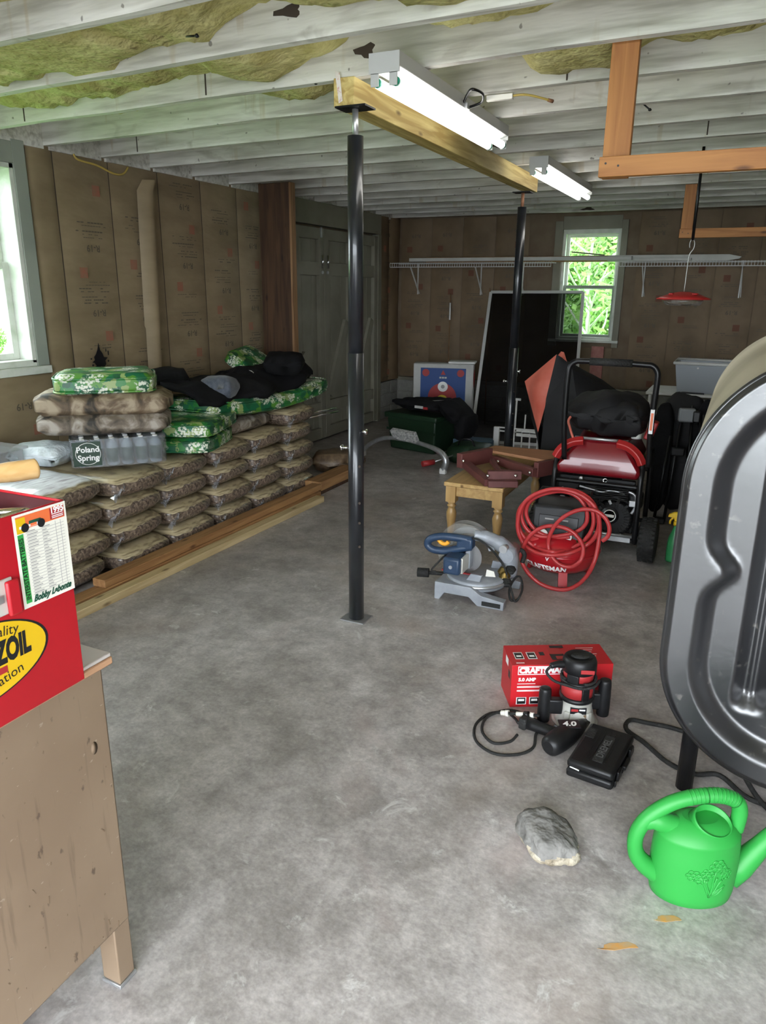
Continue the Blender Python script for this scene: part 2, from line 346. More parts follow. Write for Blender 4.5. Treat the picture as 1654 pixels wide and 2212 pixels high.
# ---- special materials
def joistmat():
    m = bpy.data.materials.new('whitewashed_joist'); m.use_nodes = True; N, L = nt(m); b = N['Principled BSDF']; b.inputs['Roughness'].default_value = .8
    tc = N.new('ShaderNodeTexCoord')
    def ns(st, sc, det, dist=0):
        mp = N.new('ShaderNodeMapping'); mp.inputs['Scale'].default_value = st; L.new(tc.outputs['Object'], mp.inputs[0])
        n = N.new('ShaderNodeTexNoise'); n.inputs['Scale'].default_value = sc; n.inputs['Detail'].default_value = det; n.inputs['Distortion'].default_value = dist; L.new(mp.outputs[0], n.inputs['Vector']); return n.outputs['Fac']
    def ramp(f, p0, c0, p1, c1):
        r = N.new('ShaderNodeValToRGB'); e = r.color_ramp.elements; e[0].position = p0; e[1].position = p1; e[0].color = (*c0, 1); e[1].color = (*c1, 1); L.new(f, r.inputs[0]); return r.outputs[0]
    def mix(mode, f, a, c):
        x = N.new('ShaderNodeMixRGB'); x.blend_type = mode
        if isinstance(f, float): x.inputs[0].default_value = f
        else: L.new(f, x.inputs[0])
        L.new(a, x.inputs[1])
        if isinstance(c, tuple): x.inputs[2].default_value = (*c, 1)
        else: L.new(c, x.inputs[2])
        return x.outputs[0]
    base = ramp(ns((1,1,1), 1.6, 3, .4), .35, (.56,.55,.50), .65, (.76,.75,.71))
    base = mix('MULTIPLY', 1.0, base, ramp(ns((.35,6,6), 5, 4), .30, (.66,.65,.62), .55, (1.05,1.05,1.05)))      # grain along the length
    base = mix('MIX', ramp(ns((1.2,1.2,3), 3.2, 4, .8), .60, (0,0,0), .70, (.55,.55,.55)), base, (.36,.34,.30))    # worn grey patches
    base = mix('MIX', ramp(ns((5,2,.7), 2.6, 3), .64, (0,0,0), .72, (.45,.45,.45)), base, (.46,.38,.25))             # brown drips
    base = mix('MIX', ramp(ns((1,1,1), 26, 1), .755, (0,0,0), .79, (.7,.7,.7)), base, (.12,.10,.085))              # specks
    L.new(base, b.inputs['Base Color'])
    bp = N.new('ShaderNodeBump'); bp.inputs['Strength'].default_value = .4; bp.inputs['Distance'].default_value = .01; L.new(ns((.6,4,4), 9, 2), bp.inputs['Height']); L.new(bp.outputs[0], b.inputs['Normal'])
    return m
M['joist'] = joistmat()
def deskmat():
    m = mat('tan_desk_enamel', (.205,.142,.092), .45, c2=(.26,.188,.125), sc=2.2, det=8); N, L = nt(m); b = N['Principled BSDF']
    src = b.inputs['Base Color'].links[0].from_socket; tc = N.new('ShaderNodeTexCoord')
    def layer(col, st, sc, p0, p1, amt, c):
        mp = N.new('ShaderNodeMapping'); mp.inputs['Scale'].default_value = st; L.new(tc.outputs['Object'], mp.inputs[0]); n = N.new('ShaderNodeTexNoise'); n.inputs['Scale'].default_value = sc; n.inputs['Detail'].default_value = 6; L.new(mp.outputs[0], n.inputs['Vector'])
        r = N.new('ShaderNodeValToRGB'); e = r.color_ramp.elements; e[0].position = p0; e[1].position = p1; e[0].color = (0,0,0,1); e[1].color = (amt,amt,amt,1); L.new(n.outputs['Fac'], r.inputs[0])
        x = N.new('ShaderNodeMixRGB'); L.new(r.outputs[0], x.inputs[0]); L.new(col, x.inputs[1]); x.inputs[2].default_value = (*c, 1); return x.outputs[0]
    c = layer(src, (1,16,1.2), 3, .60, .68, .55, (.13,.085,.055)); c = layer(c, (1,3,1.6), 14, .66, .71, .8, (.075,.048,.032)); c = layer(c, (1,5,8), 9, .68, .72, .7, (.36,.29,.22))
    L.new(c, b.inputs['Base Color']); return m
M['tan'] = deskmat()
def concrete():
    m = bpy.data.materials.new('stained_concrete'); m.use_nodes = True; N, L = nt(m); b = N['Principled BSDF']
    tc = N.new('ShaderNodeTexCoord'); co = tc.outputs['Object']
    def noise(sc, det, dist=0, rough=.6):
        n = N.new('ShaderNodeTexNoise'); n.inputs['Scale'].default_value = sc; n.inputs['Detail'].default_value = det; n.inputs['Distortion'].default_value = dist; n.inputs['Roughness'].default_value = rough
        L.new(co, n.inputs['Vector']); return n.outputs['Fac']
    def ramp(f, p0, c0, p1, c1):
        r = N.new('ShaderNodeValToRGB'); e = r.color_ramp.elements; e[0].position = p0; e[1].position = p1; e[0].color = (*c0, 1); e[1].color = (*c1, 1); L.new(f, r.inputs[0]); return r.outputs[0]
    def mix(mode, fac, a, c):
        x = N.new('ShaderNodeMixRGB'); x.blend_type = mode
        if hasattr(fac, 'default_value') or not isinstance(fac, (int, float)): L.new(fac, x.inputs[0])
        else: x.inputs[0].default_value = fac
        L.new(a, x.inputs[1])
        if isinstance(c, tuple): x.inputs[2].default_value = (*c, 1)
        else: L.new(c, x.inputs[2])
        return x.outputs[0]
    base = ramp(noise(1.1, 4, .8), .34, (.36,.332,.315), .66, (.525,.492,.48))
    base = mix('MULTIPLY', .85, base, ramp(noise(4.2, 3, .4, .7), .32, (.62,.61,.60), .68, (1.16,1.16,1.16)))
    base = mix('MULTIPLY', .9, base, ramp(noise(15, 4, .3, .7), .33, (.74,.73,.72), .67, (1.12,1.12,1.12)))
    base = mix('MULTIPLY', .9, base, ramp(noise(70, 2), .3, (.80,.80,.80), .7, (1.12,1.12,1.12)))
    base = mix('MIX', ramp(noise(1.7, 3, .9), .58, (0,0,0), .72, (.45,.45,.45)), base, (.42,.345,.325))        # pinkish stains
    base = mix('MIX', ramp(noise(.8, 3, 1.2), .54, (0,0,0), .68, (.5,.5,.5)), base, (.33,.265,.225))   # old brown stains
    base = mix('MIX', ramp(noise(7, 5, .5, .75), .60, (0,0,0), .70, (.65,.65,.65)), base, (.66,.65,.63))       # lime bloom
    v = N.new('ShaderNodeTexVoronoi'); v.feature = 'DISTANCE_TO_EDGE'; v.inputs['Scale'].default_value = .8
    wv = N.new('ShaderNodeTexNoise'); wv.inputs['Scale'].default_value = 5; L.new(co, wv.inputs['Vector'])
    ad = N.new('ShaderNodeMixRGB'); ad.blend_type = 'ADD'; ad.inputs[0].default_value = .25; L.new(co, ad.inputs[1]); L.new(wv.outputs['Color'], ad.inputs[2]); L.new(ad.outputs[0], v.inputs['Vector'])
    base = mix('MULTIPLY', .10, base, ramp(v.outputs['Distance'], .0, (.45,.42,.40), .008, (1,1,1)))
    L.new(base, b.inputs['Base Color'])
    r = N.new('ShaderNodeMapRange'); L.new(noise(2.5, 3), r.inputs['Value']); r.inputs['To Min'].default_value = .285; r.inputs['To Max'].default_value = .48; r.inputs['From Min'].default_value = .3; r.inputs['From Max'].default_value = .7
    L.new(r.outputs[0], b.inputs['Roughness'])
    bp = N.new('ShaderNodeBump'); bp.inputs['Strength'].default_value = .12; bp.inputs['Distance'].default_value = .01; L.new(noise(40, 2), bp.inputs['Height']); L.new(bp.outputs[0], b.inputs['Normal'])
    return m
M['concrete'] = concrete()
def bagmat(name, white=False):
    m = bpy.data.materials.new(name); m.use_nodes = True; N, L = nt(m); b = N['Principled BSDF']
    b.inputs['Roughness'].default_value = .38; b.inputs['Coat Weight'].default_value = .55; b.inputs['Coat Roughness'].default_value = .12
    tc = N.new('ShaderNodeTexCoord'); sx = N.new('ShaderNodeSeparateXYZ'); L.new(tc.outputs['Object'], sx.inputs[0])
    def ramp(f, stops, const=False):
        r = N.new('ShaderNodeValToRGB'); e = r.color_ramp.elements
        if const: r.color_ramp.interpolation = 'CONSTANT'
        e[0].position = stops[0][0]; e[0].color = (*stops[0][1], 1); e[1].position = stops[1][0]; e[1].color = (*stops[1][1], 1)
        for p, c in stops[2:]: q = e.new(p); q.color = (*c, 1)
        L.new(f, r.inputs[0]); return r.outputs[0]
    v = N.new('ShaderNodeTexVoronoi'); v.inputs['Scale'].default_value = 95; L.new(tc.outputs['Object'], v.inputs['Vector'])
    sc = N.new('ShaderNodeSeparateColor'); L.new(v.outputs['Color'], sc.inputs[0])
    pel = ramp(sc.outputs[0], [(0,(.06,.042,.032)),(.5,(.15,.108,.08)),(1,(.30,.23,.175))])
    n = N.new('ShaderNodeTexNoise'); n.inputs['Scale'].default_value = 10; n.inputs['Detail'].default_value = 3; mp = N.new('ShaderNodeMapping'); mp.inputs['Scale'].default_value = (.5,1.2,9); L.new(tc.outputs['Object'], mp.inputs[0]); L.new(mp.outputs[0], n.inputs['Vector'])
    tan = ramp(n.outputs['Fac'], [(.36,(.22,.17,.10)),(.48,(.43,.35,.21)),(.66,(.54,.455,.29))])
    if white:
        n2 = N.new('ShaderNodeTexNoise'); n2.inputs['Scale'].default_value = 16; n2.inputs['Detail'].default_value = 2; mp3 = N.new('ShaderNodeMapping'); mp3.inputs['Scale'].default_value = (3,.5,1); L.new(tc.outputs['Object'], mp3.inputs[0]); L.new(mp3.outputs[0], n2.inputs['Vector'])
        wt = ramp(n2.outputs['Fac'], [(.3,(.40,.36,.40)),(.46,(.72,.72,.74)),(.7,(.85,.86,.88))])  # white printed top, with the window's bluish reflection painted into it
    n3 = N.new('ShaderNodeTexNoise'); n3.inputs['Scale'].default_value = 7; L.new(tc.outputs['Object'], n3.inputs['Vector'])
    ma = N.new('ShaderNodeMath'); ma.operation = 'MULTIPLY_ADD'; ma.inputs[1].default_value = .05; ma.inputs[2].default_value = -.025; L.new(n3.outputs['Fac'], ma.inputs[0])
    zz = N.new('ShaderNodeMath'); L.new(sx.outputs[2], zz.inputs[0]); L.new(ma.outputs[0], zz.inputs[1])
    mr = N.new('ShaderNodeMapRange'); mr.inputs['From Min'].default_value = -.08; mr.inputs['From Max'].default_value = .08; L.new(zz.outputs[0], mr.inputs['Value'])
    k = ramp(mr.outputs[0], [(0,(.55,.55,.55)),(.12,(1,1,1)),(.68,(0,0,0))], True)
    mx = N.new('ShaderNodeMixRGB'); L.new(k, mx.inputs[0]); L.new(tan, mx.inputs[1]); L.new(pel, mx.inputs[2]); last = mx.outputs[0]
    if white:
        k2 = ramp(mr.outputs[0], [(0,(0,0,0)),(.80,(0,0,0)),(.86,(1,1,1))]); m3 = N.new('ShaderNodeMixRGB'); L.new(k2, m3.inputs[0]); L.new(last, m3.inputs[1]); L.new(wt, m3.inputs[2]); last = m3.outputs[0]
    L.new(last, b.inputs['Base Color'])
    nb = N.new('ShaderNodeTexNoise'); nb.inputs['Scale'].default_value = 13; nb.inputs['Detail'].default_value = 4; mb_ = N.new('ShaderNodeMapping'); mb_.inputs['Scale'].default_value = (1,.6,2.5); L.new(tc.outputs['Object'], mb_.inputs[0]); L.new(mb_.outputs[0], nb.inputs['Vector'])
    bp = N.new('ShaderNodeBump'); bp.inputs['Strength'].default_value = .5; bp.inputs['Distance'].default_value = .02; L.new(nb.outputs['Fac'], bp.inputs['Height']); L.new(bp.outputs[0], b.inputs['Normal'])
    return m
M['bag'] = bagmat('clear_pellet_bag'); M['bagwhite'] = bagmat('white_printed_pellet_bag', True)
def tankmat():
    m = bpy.data.materials.new('black_tank_paint'); m.use_nodes = True; N, L = nt(m); b = N['Principled BSDF']
    tc = N.new('ShaderNodeTexCoord')
    def ns(sc, det): n = N.new('ShaderNodeTexNoise'); n.inputs['Scale'].default_value = sc; n.inputs['Detail'].default_value = det; L.new(tc.outputs['Object'], n.inputs['Vector']); return n.outputs['Fac']
    r = N.new('ShaderNodeValToRGB'); e = r.color_ramp.elements; e[0].position = .62; e[0].color = (.012,.012,.014,1); e[1].position = .72; e[1].color = (.13,.12,.11,1); L.new(ns(38, 7), r.inputs[0])
    k = N.new('ShaderNodeValToRGB'); e = k.color_ramp.elements; e[0].position = .48; e[1].position = .62; L.new(ns(3.5, 3), k.inputs[0])
    mx = N.new('ShaderNodeMixRGB'); mx.inputs[1].default_value = (.012,.012,.014,1); L.new(k.outputs[0], mx.inputs[0]); L.new(r.outputs[0], mx.inputs[2]); L.new(mx.outputs[0], b.inputs['Base Color'])
    mr = N.new('ShaderNodeMapRange'); L.new(ns(9, 7), mr.inputs['Value']); mr.inputs['From Min'].default_value = .3; mr.inputs['From Max'].default_value = .7; mr.inputs['To Min'].default_value = .285; mr.inputs['To Max'].default_value = .38; L.new(mr.outputs[0], b.inputs['Roughness'])
    b.inputs['IOR'].default_value = 1.95
    bp = N.new('ShaderNodeBump'); bp.inputs['Strength'].default_value = .035; bp.inputs['Distance'].default_value = .01; L.new(ns(34, 6), bp.inputs['Height']); L.new(bp.outputs[0], b.inputs['Normal'])
    return m
M['tank'] = tankmat()
M['tankshell'] = mat('dusty_tan_tank_shell', (.42,.37,.27), .6, c2=(.52,.46,.34), sc=3)
M['rock'] = mat('grey_fieldstone', (.15,.145,.135), .9, c2=(.24,.23,.215), sc=14, bump=.7, bsc=30)
M['rockpale'] = mat('lichen_broken_face', (.25,.205,.14), .95, c2=(.42,.375,.29), sc=22, bump=.9, bsc=40)
def screenmat():
    m = bpy.data.materials.new('insect_screen'); m.use_nodes = True; N, L = nt(m); b = N['Principled BSDF']; b.inputs['Base Color'].default_value = (.006,.006,.007,1); b.inputs['Roughness'].default_value = .8; b.inputs['Specular IOR Level'].default_value = .1
    t = N.new('ShaderNodeBsdfTransparent'); x = N.new('ShaderNodeMixShader'); x.inputs[0].default_value = .80; L.new(t.outputs[0], x.inputs[1]); L.new(b.outputs[0], x.inputs[2]); L.new(x.outputs[0], N['Material Output'].inputs[0]); return m
M['screen'] = screenmat()
# ================================================================== THE ROOM
XL, XR, YB, YF, ZC = -4.09, 2.6, 9.10, -1.0, 2.67
WZ = 2.434                                                     # underside of the joists
struct('floor', MB().box(XL-.15, XR+.15, YF-.1, YB+.15, -.12, 0), M['concrete'], 'stained grey concrete floor slab')
# ---- left wall with window opening (Y 1.9..3.40, z 1.16..2.29)
LW = dict(y0=2.05, y1=3.42, z0=1.13, z1=2.30)
mb = MB(); x0, x1 = XL-.15, XL
mb.box(x0, x1, YF, LW['y0'], 0, ZC).box(x0, x1, LW['y1'], YB, 0, ZC).box(x0, x1, LW['y0'], LW['y1'], 0, LW['z0']).box(x0, x1, LW['y0'], LW['y1'], LW['z1'], ZC)
wl = struct('wall_left', mb, M['sheath'], 'left wall lined with brown paper-faced insulation')
# ---- back wall with window opening (X -2.0..-1.35, z 1.05..2.26)
BW = dict(x0=-2.00, x1=-1.35, z0=1.05, z1=2.27)
mb = MB(); y0, y1 = YB, YB+.15
mb.box(XL-.15, BW['x0'], y0, y1, 0, ZC).box(BW['x1'], XR+.15, y0, y1, 0, ZC).box(BW['x0'], BW['x1'], y0, y1, 0, BW['z0']).box(BW['x0'], BW['x1'], y0, y1, BW['z1'], ZC)
wb = struct('wall_back', mb, M['sheath'], 'back wall of paper-faced insulation above a low block course')
struct('wall_right', MB().box(XR, XR+.15, YF, YB, 0, ZC), M['siding'], 'plain right wall')
mb = MB(); mb.box(XL-.15, -2.6, YF-.15, YF, 0, ZC).box(2.3, XR+.15, YF-.15, YF, 0, ZC).box(-2.6, 2.3, YF-.15, YF, 2.40, ZC)
struct('wall_front', mb, M['siding'], 'wall with the wide open garage doorway')
ceil = struct('ceiling', MB().box(XL-.15, XR+.15, YF-.15, YB+.15, ZC, ZC+.1), M['deck'], 'subfloor boards above whitewashed joists')
# ---- joists
def jslope(y): return -0.058*max(0.0, min(1.0, (9.1-y)/6.0))
def jy(y, x): return y+jslope(y)*(x+2.0)
JY = [3.09+.482*i for i in range(-8, 13)]
for k, y in enumerate(JY):
    mb = MB(); n = 12; vs = []; rnd = random.Random(k); w = .021
    for i in range(n+1):
        x = lerp(XL, XR, i/n); yy = jy(y, x); dz = rnd.uniform(-.004, .004)
        vs += [(x, yy-w, WZ+dz), (x, yy+w, WZ+dz), (x, yy+w, ZC), (x, yy-w, ZC)]
    fs = [(i*4+a, (i+1)*4+a, (i+1)*4+(a+1) % 4, i*4+(a+1) % 4) for i in range(n) for a in range(4)]+[(3,2,1,0), tuple(n*4+a for a in range(4))]
    mb.add(vs, fs).build('joist', M['joist'], ceil)
# ---- fibre insulation sagging between the joists, torn and hanging lower in places
SAG = [(6,-2.9,.5,.17),(6,-2.2,.45,.15),(6,-1.2,.45,.13),(6,-.75,.3,.11),(7,-3.2,.6,.13),(7,-2.3,.4,.11),(7,-1.85,.25,.11),(7,-1.0,.3,.09),(8,-2.1,.3,.13),(8,-.75,.22,.17),(8,-.2,.4,.10),(8,-3.3,.4,.09),(9,-.3,.5,.09),(10,-.5,.4,.09),(12,-.4,.6,.08),(5,-2,.8,.1),(9,-1.9,.3,.08)]
for k in range(len(JY)-1):
    ya, yb = JY[k], JY[k+1]
    mb = MB(); nx, ny = 200, 10; vs = []
    for i in range(nx+1):
        x = lerp(XL+.01, XR-.01, i/nx)
        low = sum(a_*math.exp(-((x-c_)/w_)**4) for (b_, c_, w_, a_) in SAG if b_ == k)
        for j in range(ny+1):
            t = j/ny; y = lerp(jy(ya, x)+.022, jy(yb, x)-.022, t)
            q = Vector((x*1.3, y*2.4, k*5.3)); e = .75+.35*math.sin(PI*t)
            rag = mnoise.noise(q*3.1)*.5+mnoise.noise(q*7.3)*.35+abs(mnoise.noise(q*16))*.3
            sag = .03+.03*max(0, mnoise.noise(q))+low*(e+.55*rag)+.010*mnoise.noise(q*21)
            vs.append((x, y, max(ZC-.015-max(sag,.002), WZ+.012)))
    fs = [(i*(ny+1)+j, i*(ny+1)+j+1, (i+1)*(ny+1)+j+1, (i+1)*(ny+1)+j) for i in range(nx) for j in range(ny)]
    o = mb.add(vs, fs, True).build('insulation_batt', M['batt'], ceil)
# nails, hooks and dark scars on the joists
M['scar'] = mat('bare_dark_wood', (.06,.045,.035), .9)
for (x, y, z, w, h) in [(-1.58,2.565,2.53,.11,.04),(-1.52,3.02,2.52,.09,.05),(-1.70,8.82,2.46,.14,.03),(-1.55,4.96,2.48,.10,.035)]:
    yy = jy(y, x)-.0; p = []
    for i in range(11):
        a = 2*PI*i/11; r = 1+.35*math.sin(3*a+x*9)
        p.append((x+w/2*r*math.cos(a), z+h/2*r*math.sin(a)))
    yj = min((jy(q, x)-.021 for q in JY), key=lambda q: abs(q-y)); MB().prism(p, 'y', yj-.0025, yj-.0005).build('joist_scar', M['scar'], ceil)
def iron(pts, r=.0035, m='black'): return MB().tube(pts, r, 6).build('nail', M[m], ceil)
for (x, y, dx, dy, dz) in [(-2.02,2.50,.16,-.10,-.04),(-1.93,3.10,.16,-.03,-.05),(-1.76,3.55,.12,-.08,-.03),(-.60,4.10,.07,-.03,-.06),(-.9,5.0,.09,-.05,-.04)]:
    z = WZ+.05; iron([(x, y, z), (x+dx, y+dy, z+dz)])
    MB().lathe([(.004,0),(.009,.004),(.004,.012)], (x+dx, y+dy, z+dz-.006), 8).build('nail_head', M['black'], ceil)
for (x, jn) in [(-2.36,8),(-3.62,8),(-.80,9),(-3.72,10),(-.32,12)]:
    yy = jy(JY[jn], x)-.0215; MB().box(x-.0035, x+.0035, yy-.002, yy, WZ+.01, WZ+.15).build('joist_crack', M['scar'], ceil)
# painted blocking between the joist ends on both side walls
for k in range(len(JY)-1):
    MB().box(XL, XL+.035, jy(JY[k],XL)+.022, jy(JY[k+1],XL)-.022, WZ-.02, ZC-.001).build('end_blocking', M['joist'], ceil)
# ---- blocks of the low stem wall
def blocks(parent, ax, a0, a1, face, z1):
    rows = 3; bh = z1/rows; bl = .41
    for r in range(rows):
        p = a0-(bl/2 if r % 2 else 0)
        while p < a1-.02:
            q0, q1 = max(p, a0)+.006, min(p+bl, a1)-.006; p += bl
            if q1-q0 < .05: continue
            mb = MB(); z0 = r*bh+.006; zt = (r+1)*bh-.006
            if ax == 'x': mb.box(q0, q1, face-.05, face+.0, z0, zt)
            else: mb.box(face, face+.05, q0, q1, z0, zt)
            mb.build('block', M['block'], parent, .004)
BT = .46
MB().box(XL, XR, YB-.042, YB, 0, BT).build('mortar_bed', M['mortar'], wb)
blocks(wb, 'x', XL+.05, XR, YB-.0, BT)
MB().box(XL, XL+.042, 8.42, YB-.05, 0, BT).build('mortar_bed', M['mortar'], wl)
blocks(wl, 'y', 8.42, YB-.05, XL, BT)
MB().box(XL, XR, YB-.09, YB, BT, BT+.04).build('sill_plate', M['sage'], wb)
# ---- insulation panels
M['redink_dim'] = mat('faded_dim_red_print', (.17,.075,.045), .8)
def panel(parent, ax, a0, a1, z0, z1, face, seed, m, puff=.020):
    """one paper-faced batt between two studs, slightly puffed into the room"""
    rnd = random.Random(seed); mb = MB(); n, k = 8, 14; vs = []
    for j in range(k+1):
        z = lerp(z0, z1, j/k)
        for i in range(n+1):
            t = i/n; a = lerp(a0, a1, t)
            q = Vector((a*3, z*1.6, seed*2.7)); d = puff*(math.sin(PI*t)**.5)*(.75+.5*mnoise.noise(q))+.004*mnoise.noise(q*5)
            d = max(d, .001)
            vs.append((a, face-d, z) if ax == 'x' else (face+d, a, z))
    fs = [(j*(n+1)+i, j*(n+1)+i+1, (j+1)*(n+1)+i+1, (j+1)*(n+1)+i) for j in range(k) for i in range(n)]
    if ax == 'y': fs = [f[::-1] for f in fs]
    o = mb.add(vs, fs, True).build('insulation_panel', m, parent)
    # faded print: red squares, an upside-down thickness mark and lines of small type
    w = a1-a0; sgn = 1 if ax == 'x' else 1
    def at(t, z, off): return (lerp(a0, a1, t), face-puff*(math.sin(PI*t)**.5)*1.2-off, z) if ax == 'x' else (face+puff*(math.sin(PI*t)**.5)*1.2+off, lerp(a0, a1, t), z)
    ux = (1,0,0) if ax == 'x' else (0,1,0)
    z = z0+rnd.uniform(.05, .3); left = rnd.random() < .5; pr = MB()
    while z < z1-.15:
        if w > .3:
            t = .30 if left else .68
            s = .034; tc = at(t, z, .004); u = Vector(ux); c = Vector(tc)
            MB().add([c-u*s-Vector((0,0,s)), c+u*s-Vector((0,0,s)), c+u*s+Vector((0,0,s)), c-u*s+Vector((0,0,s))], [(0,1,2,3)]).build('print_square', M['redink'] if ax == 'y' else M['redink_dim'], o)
            if z+.17 < z1-.06:
                lettering('print', 'R-19', .062, M['ink'], o, at(.52, z+.16, .005), (-ux[0], -ux[1], 0), (0,0,-1), .001)
            if z+.30 < z1-.06:
                for dz in (.225,.245,.265,.30,.32,-.06,-.08):
                    ta = .5-rnd.uniform(.12,.34); tb = .5+rnd.uniform(.12,.34); h_ = rnd.choice((.0022,.003,.004))
                    nseg = 9
                    for q_ in range(nseg):
                        if rnd.random() < .22: continue
                        a_, b_ = lerp(ta,tb,q_/nseg), lerp(ta,tb,(q_+.86)/nseg)
                        pr.add([at(a_,z+dz-h_,.006),at(b_,z+dz-h_,.006),at(b_,z+dz+h_,.006),at(a_,z+dz+h_,.006)],[(0,1,2,3)])
        z += rnd.uniform(.42, .56); left = not left
    if pr.f: pr.build('print_lines', M['ink'], o)
    return o
seams = [3.53, 3.735, 4.205, 4.694, 5.19, 5.67, 6.03, 6.42]
for i in range(len(seams)-1): panel(wl, 'y', seams[i]+.004, seams[i+1]-.004, 0.02, WZ-.0, XL+.012, 10+i, M['kraft'])
ys = [YF+.05+.49*i for i in range(7)]+[LW['y0']-.12]
for i in range(len(ys)-1): panel(wl, 'y', ys[i]+.004, ys[i+1]-.004, .02, WZ, XL+.012, 30+i, M['kraft'])
for i in range(3): panel(wl, 'y', LW['y0']-.11+i*.53, LW['y0']-.11+(i+1)*.53, .02, LW['z0']-.07, XL+.012, 40+i, M['kraft'])
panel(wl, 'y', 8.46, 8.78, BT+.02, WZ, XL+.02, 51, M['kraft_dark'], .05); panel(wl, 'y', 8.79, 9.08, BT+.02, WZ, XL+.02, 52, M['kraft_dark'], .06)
for y in seams[1:-1]: MB().box(XL, XL+.012, y-.004, y+.004, .0, WZ).build('stud_gap', M['scar'], wl)
# a loose fold of paper standing off the wall
mb = MB(); vs = []; zs = [.60,.95,1.30,1.32,1.7,2.1,2.26,2.34]
for j, z in enumerate(zs):
    yc = 4.45+.055*(z-1)*.6+(.05 if z > 2.3 else 0); w = (.05 if z < 1.31 else .062)*(.8 if z > 2.3 else 1)
    for t in (-1,-.5,0,.5,1): vs.append((XL+.05+.05*(1-t*t)+(.03 if t > .4 else 0), yc+w*t, z))
mb.add(vs, [(j*5+i+1, j*5+i, (j+1)*5+i, (j+1)*5+i+1) for j in range(len(zs)-1) for i in range(4)], True).build('paper_fold', M['kraft'], wl)
# torn black hole in the paper with ragged flecks
p = [(3.935,1.225),(3.945,1.175),(3.965,1.15),(3.975,1.125),(4.01,1.12),(3.985,1.10),(3.99,1.075),(3.97,1.055),(3.955,1.045),(3.95,1.065),(3.938,1.06),(3.93,1.035),(3.92,1.055),(3.905,1.045),(3.885,1.055),(3.90,1.07),(3.885,1.09),(3.865,1.095),(3.89,1.11),(3.885,1.13),(3.905,1.15),(3.922,1.18)]
MB().prism(p, 'x', XL+.043, XL+.0445).build('torn_hole', M['inkblack'], wl)
for (y, z, w, h) in [(3.86,1.12,.012,.01),(4.02,1.15,.008,.03),(4.0,1.17,.006,.02),(3.87,1.075,.012,.012),(3.93,1.018,.01,.012),(3.955,1.02,.008,.01),(4.015,1.095,.01,.012)]:
    MB().box(XL+.041, XL+.0435, y-w/2, y+w/2, z-h/2, z+h/2).build('torn_fleck', M['inkblack'], wl)
# ---- back wall panels
xs = [XL+.06+.41*i for i in range(17)]
for i in range(16):
    a, b_ = xs[i], xs[i+1]
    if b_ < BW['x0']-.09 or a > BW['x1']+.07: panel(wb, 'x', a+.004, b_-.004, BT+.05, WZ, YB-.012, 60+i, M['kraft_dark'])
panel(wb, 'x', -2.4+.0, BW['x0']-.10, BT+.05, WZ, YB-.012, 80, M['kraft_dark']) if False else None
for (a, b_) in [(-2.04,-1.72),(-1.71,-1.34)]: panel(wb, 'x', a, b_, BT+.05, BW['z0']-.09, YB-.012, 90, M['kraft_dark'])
M['pinkbatt'] = mat('pink_fibre', (.42,.16,.15), .95, c2=(.50,.24,.20), sc=14, bump=.6)
MB().box(-1.56,-1.42, YB-.075, YB-.045, .56, .98).build('pink_patch', M['pinkbatt'], wb)
# ---- window in the back wall
w2 = thing('window_2', 'tall narrow double-hung window in the back wall, foliage behind', None, (0,0,0)); w2['kind'] = 'structure'
X0, X1, Z0, Z1 = BW['x0'], BW['x1'], BW['z0'], BW['z1']
for (a, b_, c, d) in [(X0-.09,X0,Z0-.08,Z1+.09),(X1,X1+.07,Z0-.08,Z1+.09),(X0,X1,Z1,Z1+.14)]: MB().box(a, b_, YB-.03, YB+.0, c, d).build('casing', M['sage'], w2, .003)
MB().box(X0-.09, X1+.07, YB-.034, YB+.02, Z0-.03, Z0).build('window_sill', M['winwhite'], w2, .004)
for (a, b_, c, d) in [(X0,X0+.035,Z0,Z1),(X1-.03,X1,Z0,Z1),(X0+.035,X1-.03,Z1-.05,Z1),(X0+.035,X1-.03,Z0,Z0+.03)]: MB().box(a, b_, YB+.0, YB+.14, c, d).build('jamb', M['winwhite'], w2, .003)
zm = 1.64
def sash(y, z0, z1, dk):
    for (a, b_, c, d) in [(X0+.036,X0+.066,z0,z1),(X1-.056,X1-.031,z0,z1),(X0+.066,X1-.056,z1-.03,z1),(X0+.066,X1-.056,z0,z0+.03)]: MB().box(a, b_, y, y+.03, c, d).build('sash_rail', M[dk], w2, .003)
    MB().box(X0+.066, X1-.056, y+.012, y+.016, z0+.03, z1-.03).build('pane', M['glass'], w2)
sash(YB+.08, zm-.02, Z1-.051, 'winwhite'); sash(YB+.04, Z0+.031, zm+.02, 'trimgrey')
# ---- window in the left wall
w1 = thing('window_1', 'bright weathered window in the left wall', None, (0,0,0)); w1['kind'] = 'structure'
Y0, Y1, Z0, Z1 = LW['y0'], LW['y1'], LW['z0'], LW['z1']
for (a, b_, c, d) in [(Y0-.10,Y0,Z0-.05,Z1+.10),(Y1,Y1+.09,Z0-.02,WZ),(Y0,Y1,Z1,Z1+.12)]: MB().box(XL, XL+.04, a, b_, c, d).build('casing', M['trimgrey'], w1, .003)
MB().box(XL-.0, XL+.06, Y0-.1, Y1+.09, Z0-.07, Z0-.02).build('window_sill', M['winwhite'], w1, .004)
for (a, b_, c, d) in [(Y0,Y0+.03,Z0,Z1),(Y1-.03,Y1,Z0,Z1),(Y0,Y1,Z1-.03,Z1),(Y0,Y1,Z0-.02,Z0+.02)]: MB().box(XL-.17, XL+.03, a, b_, c, d).build('jamb', M['winwhite'], w1, .003)
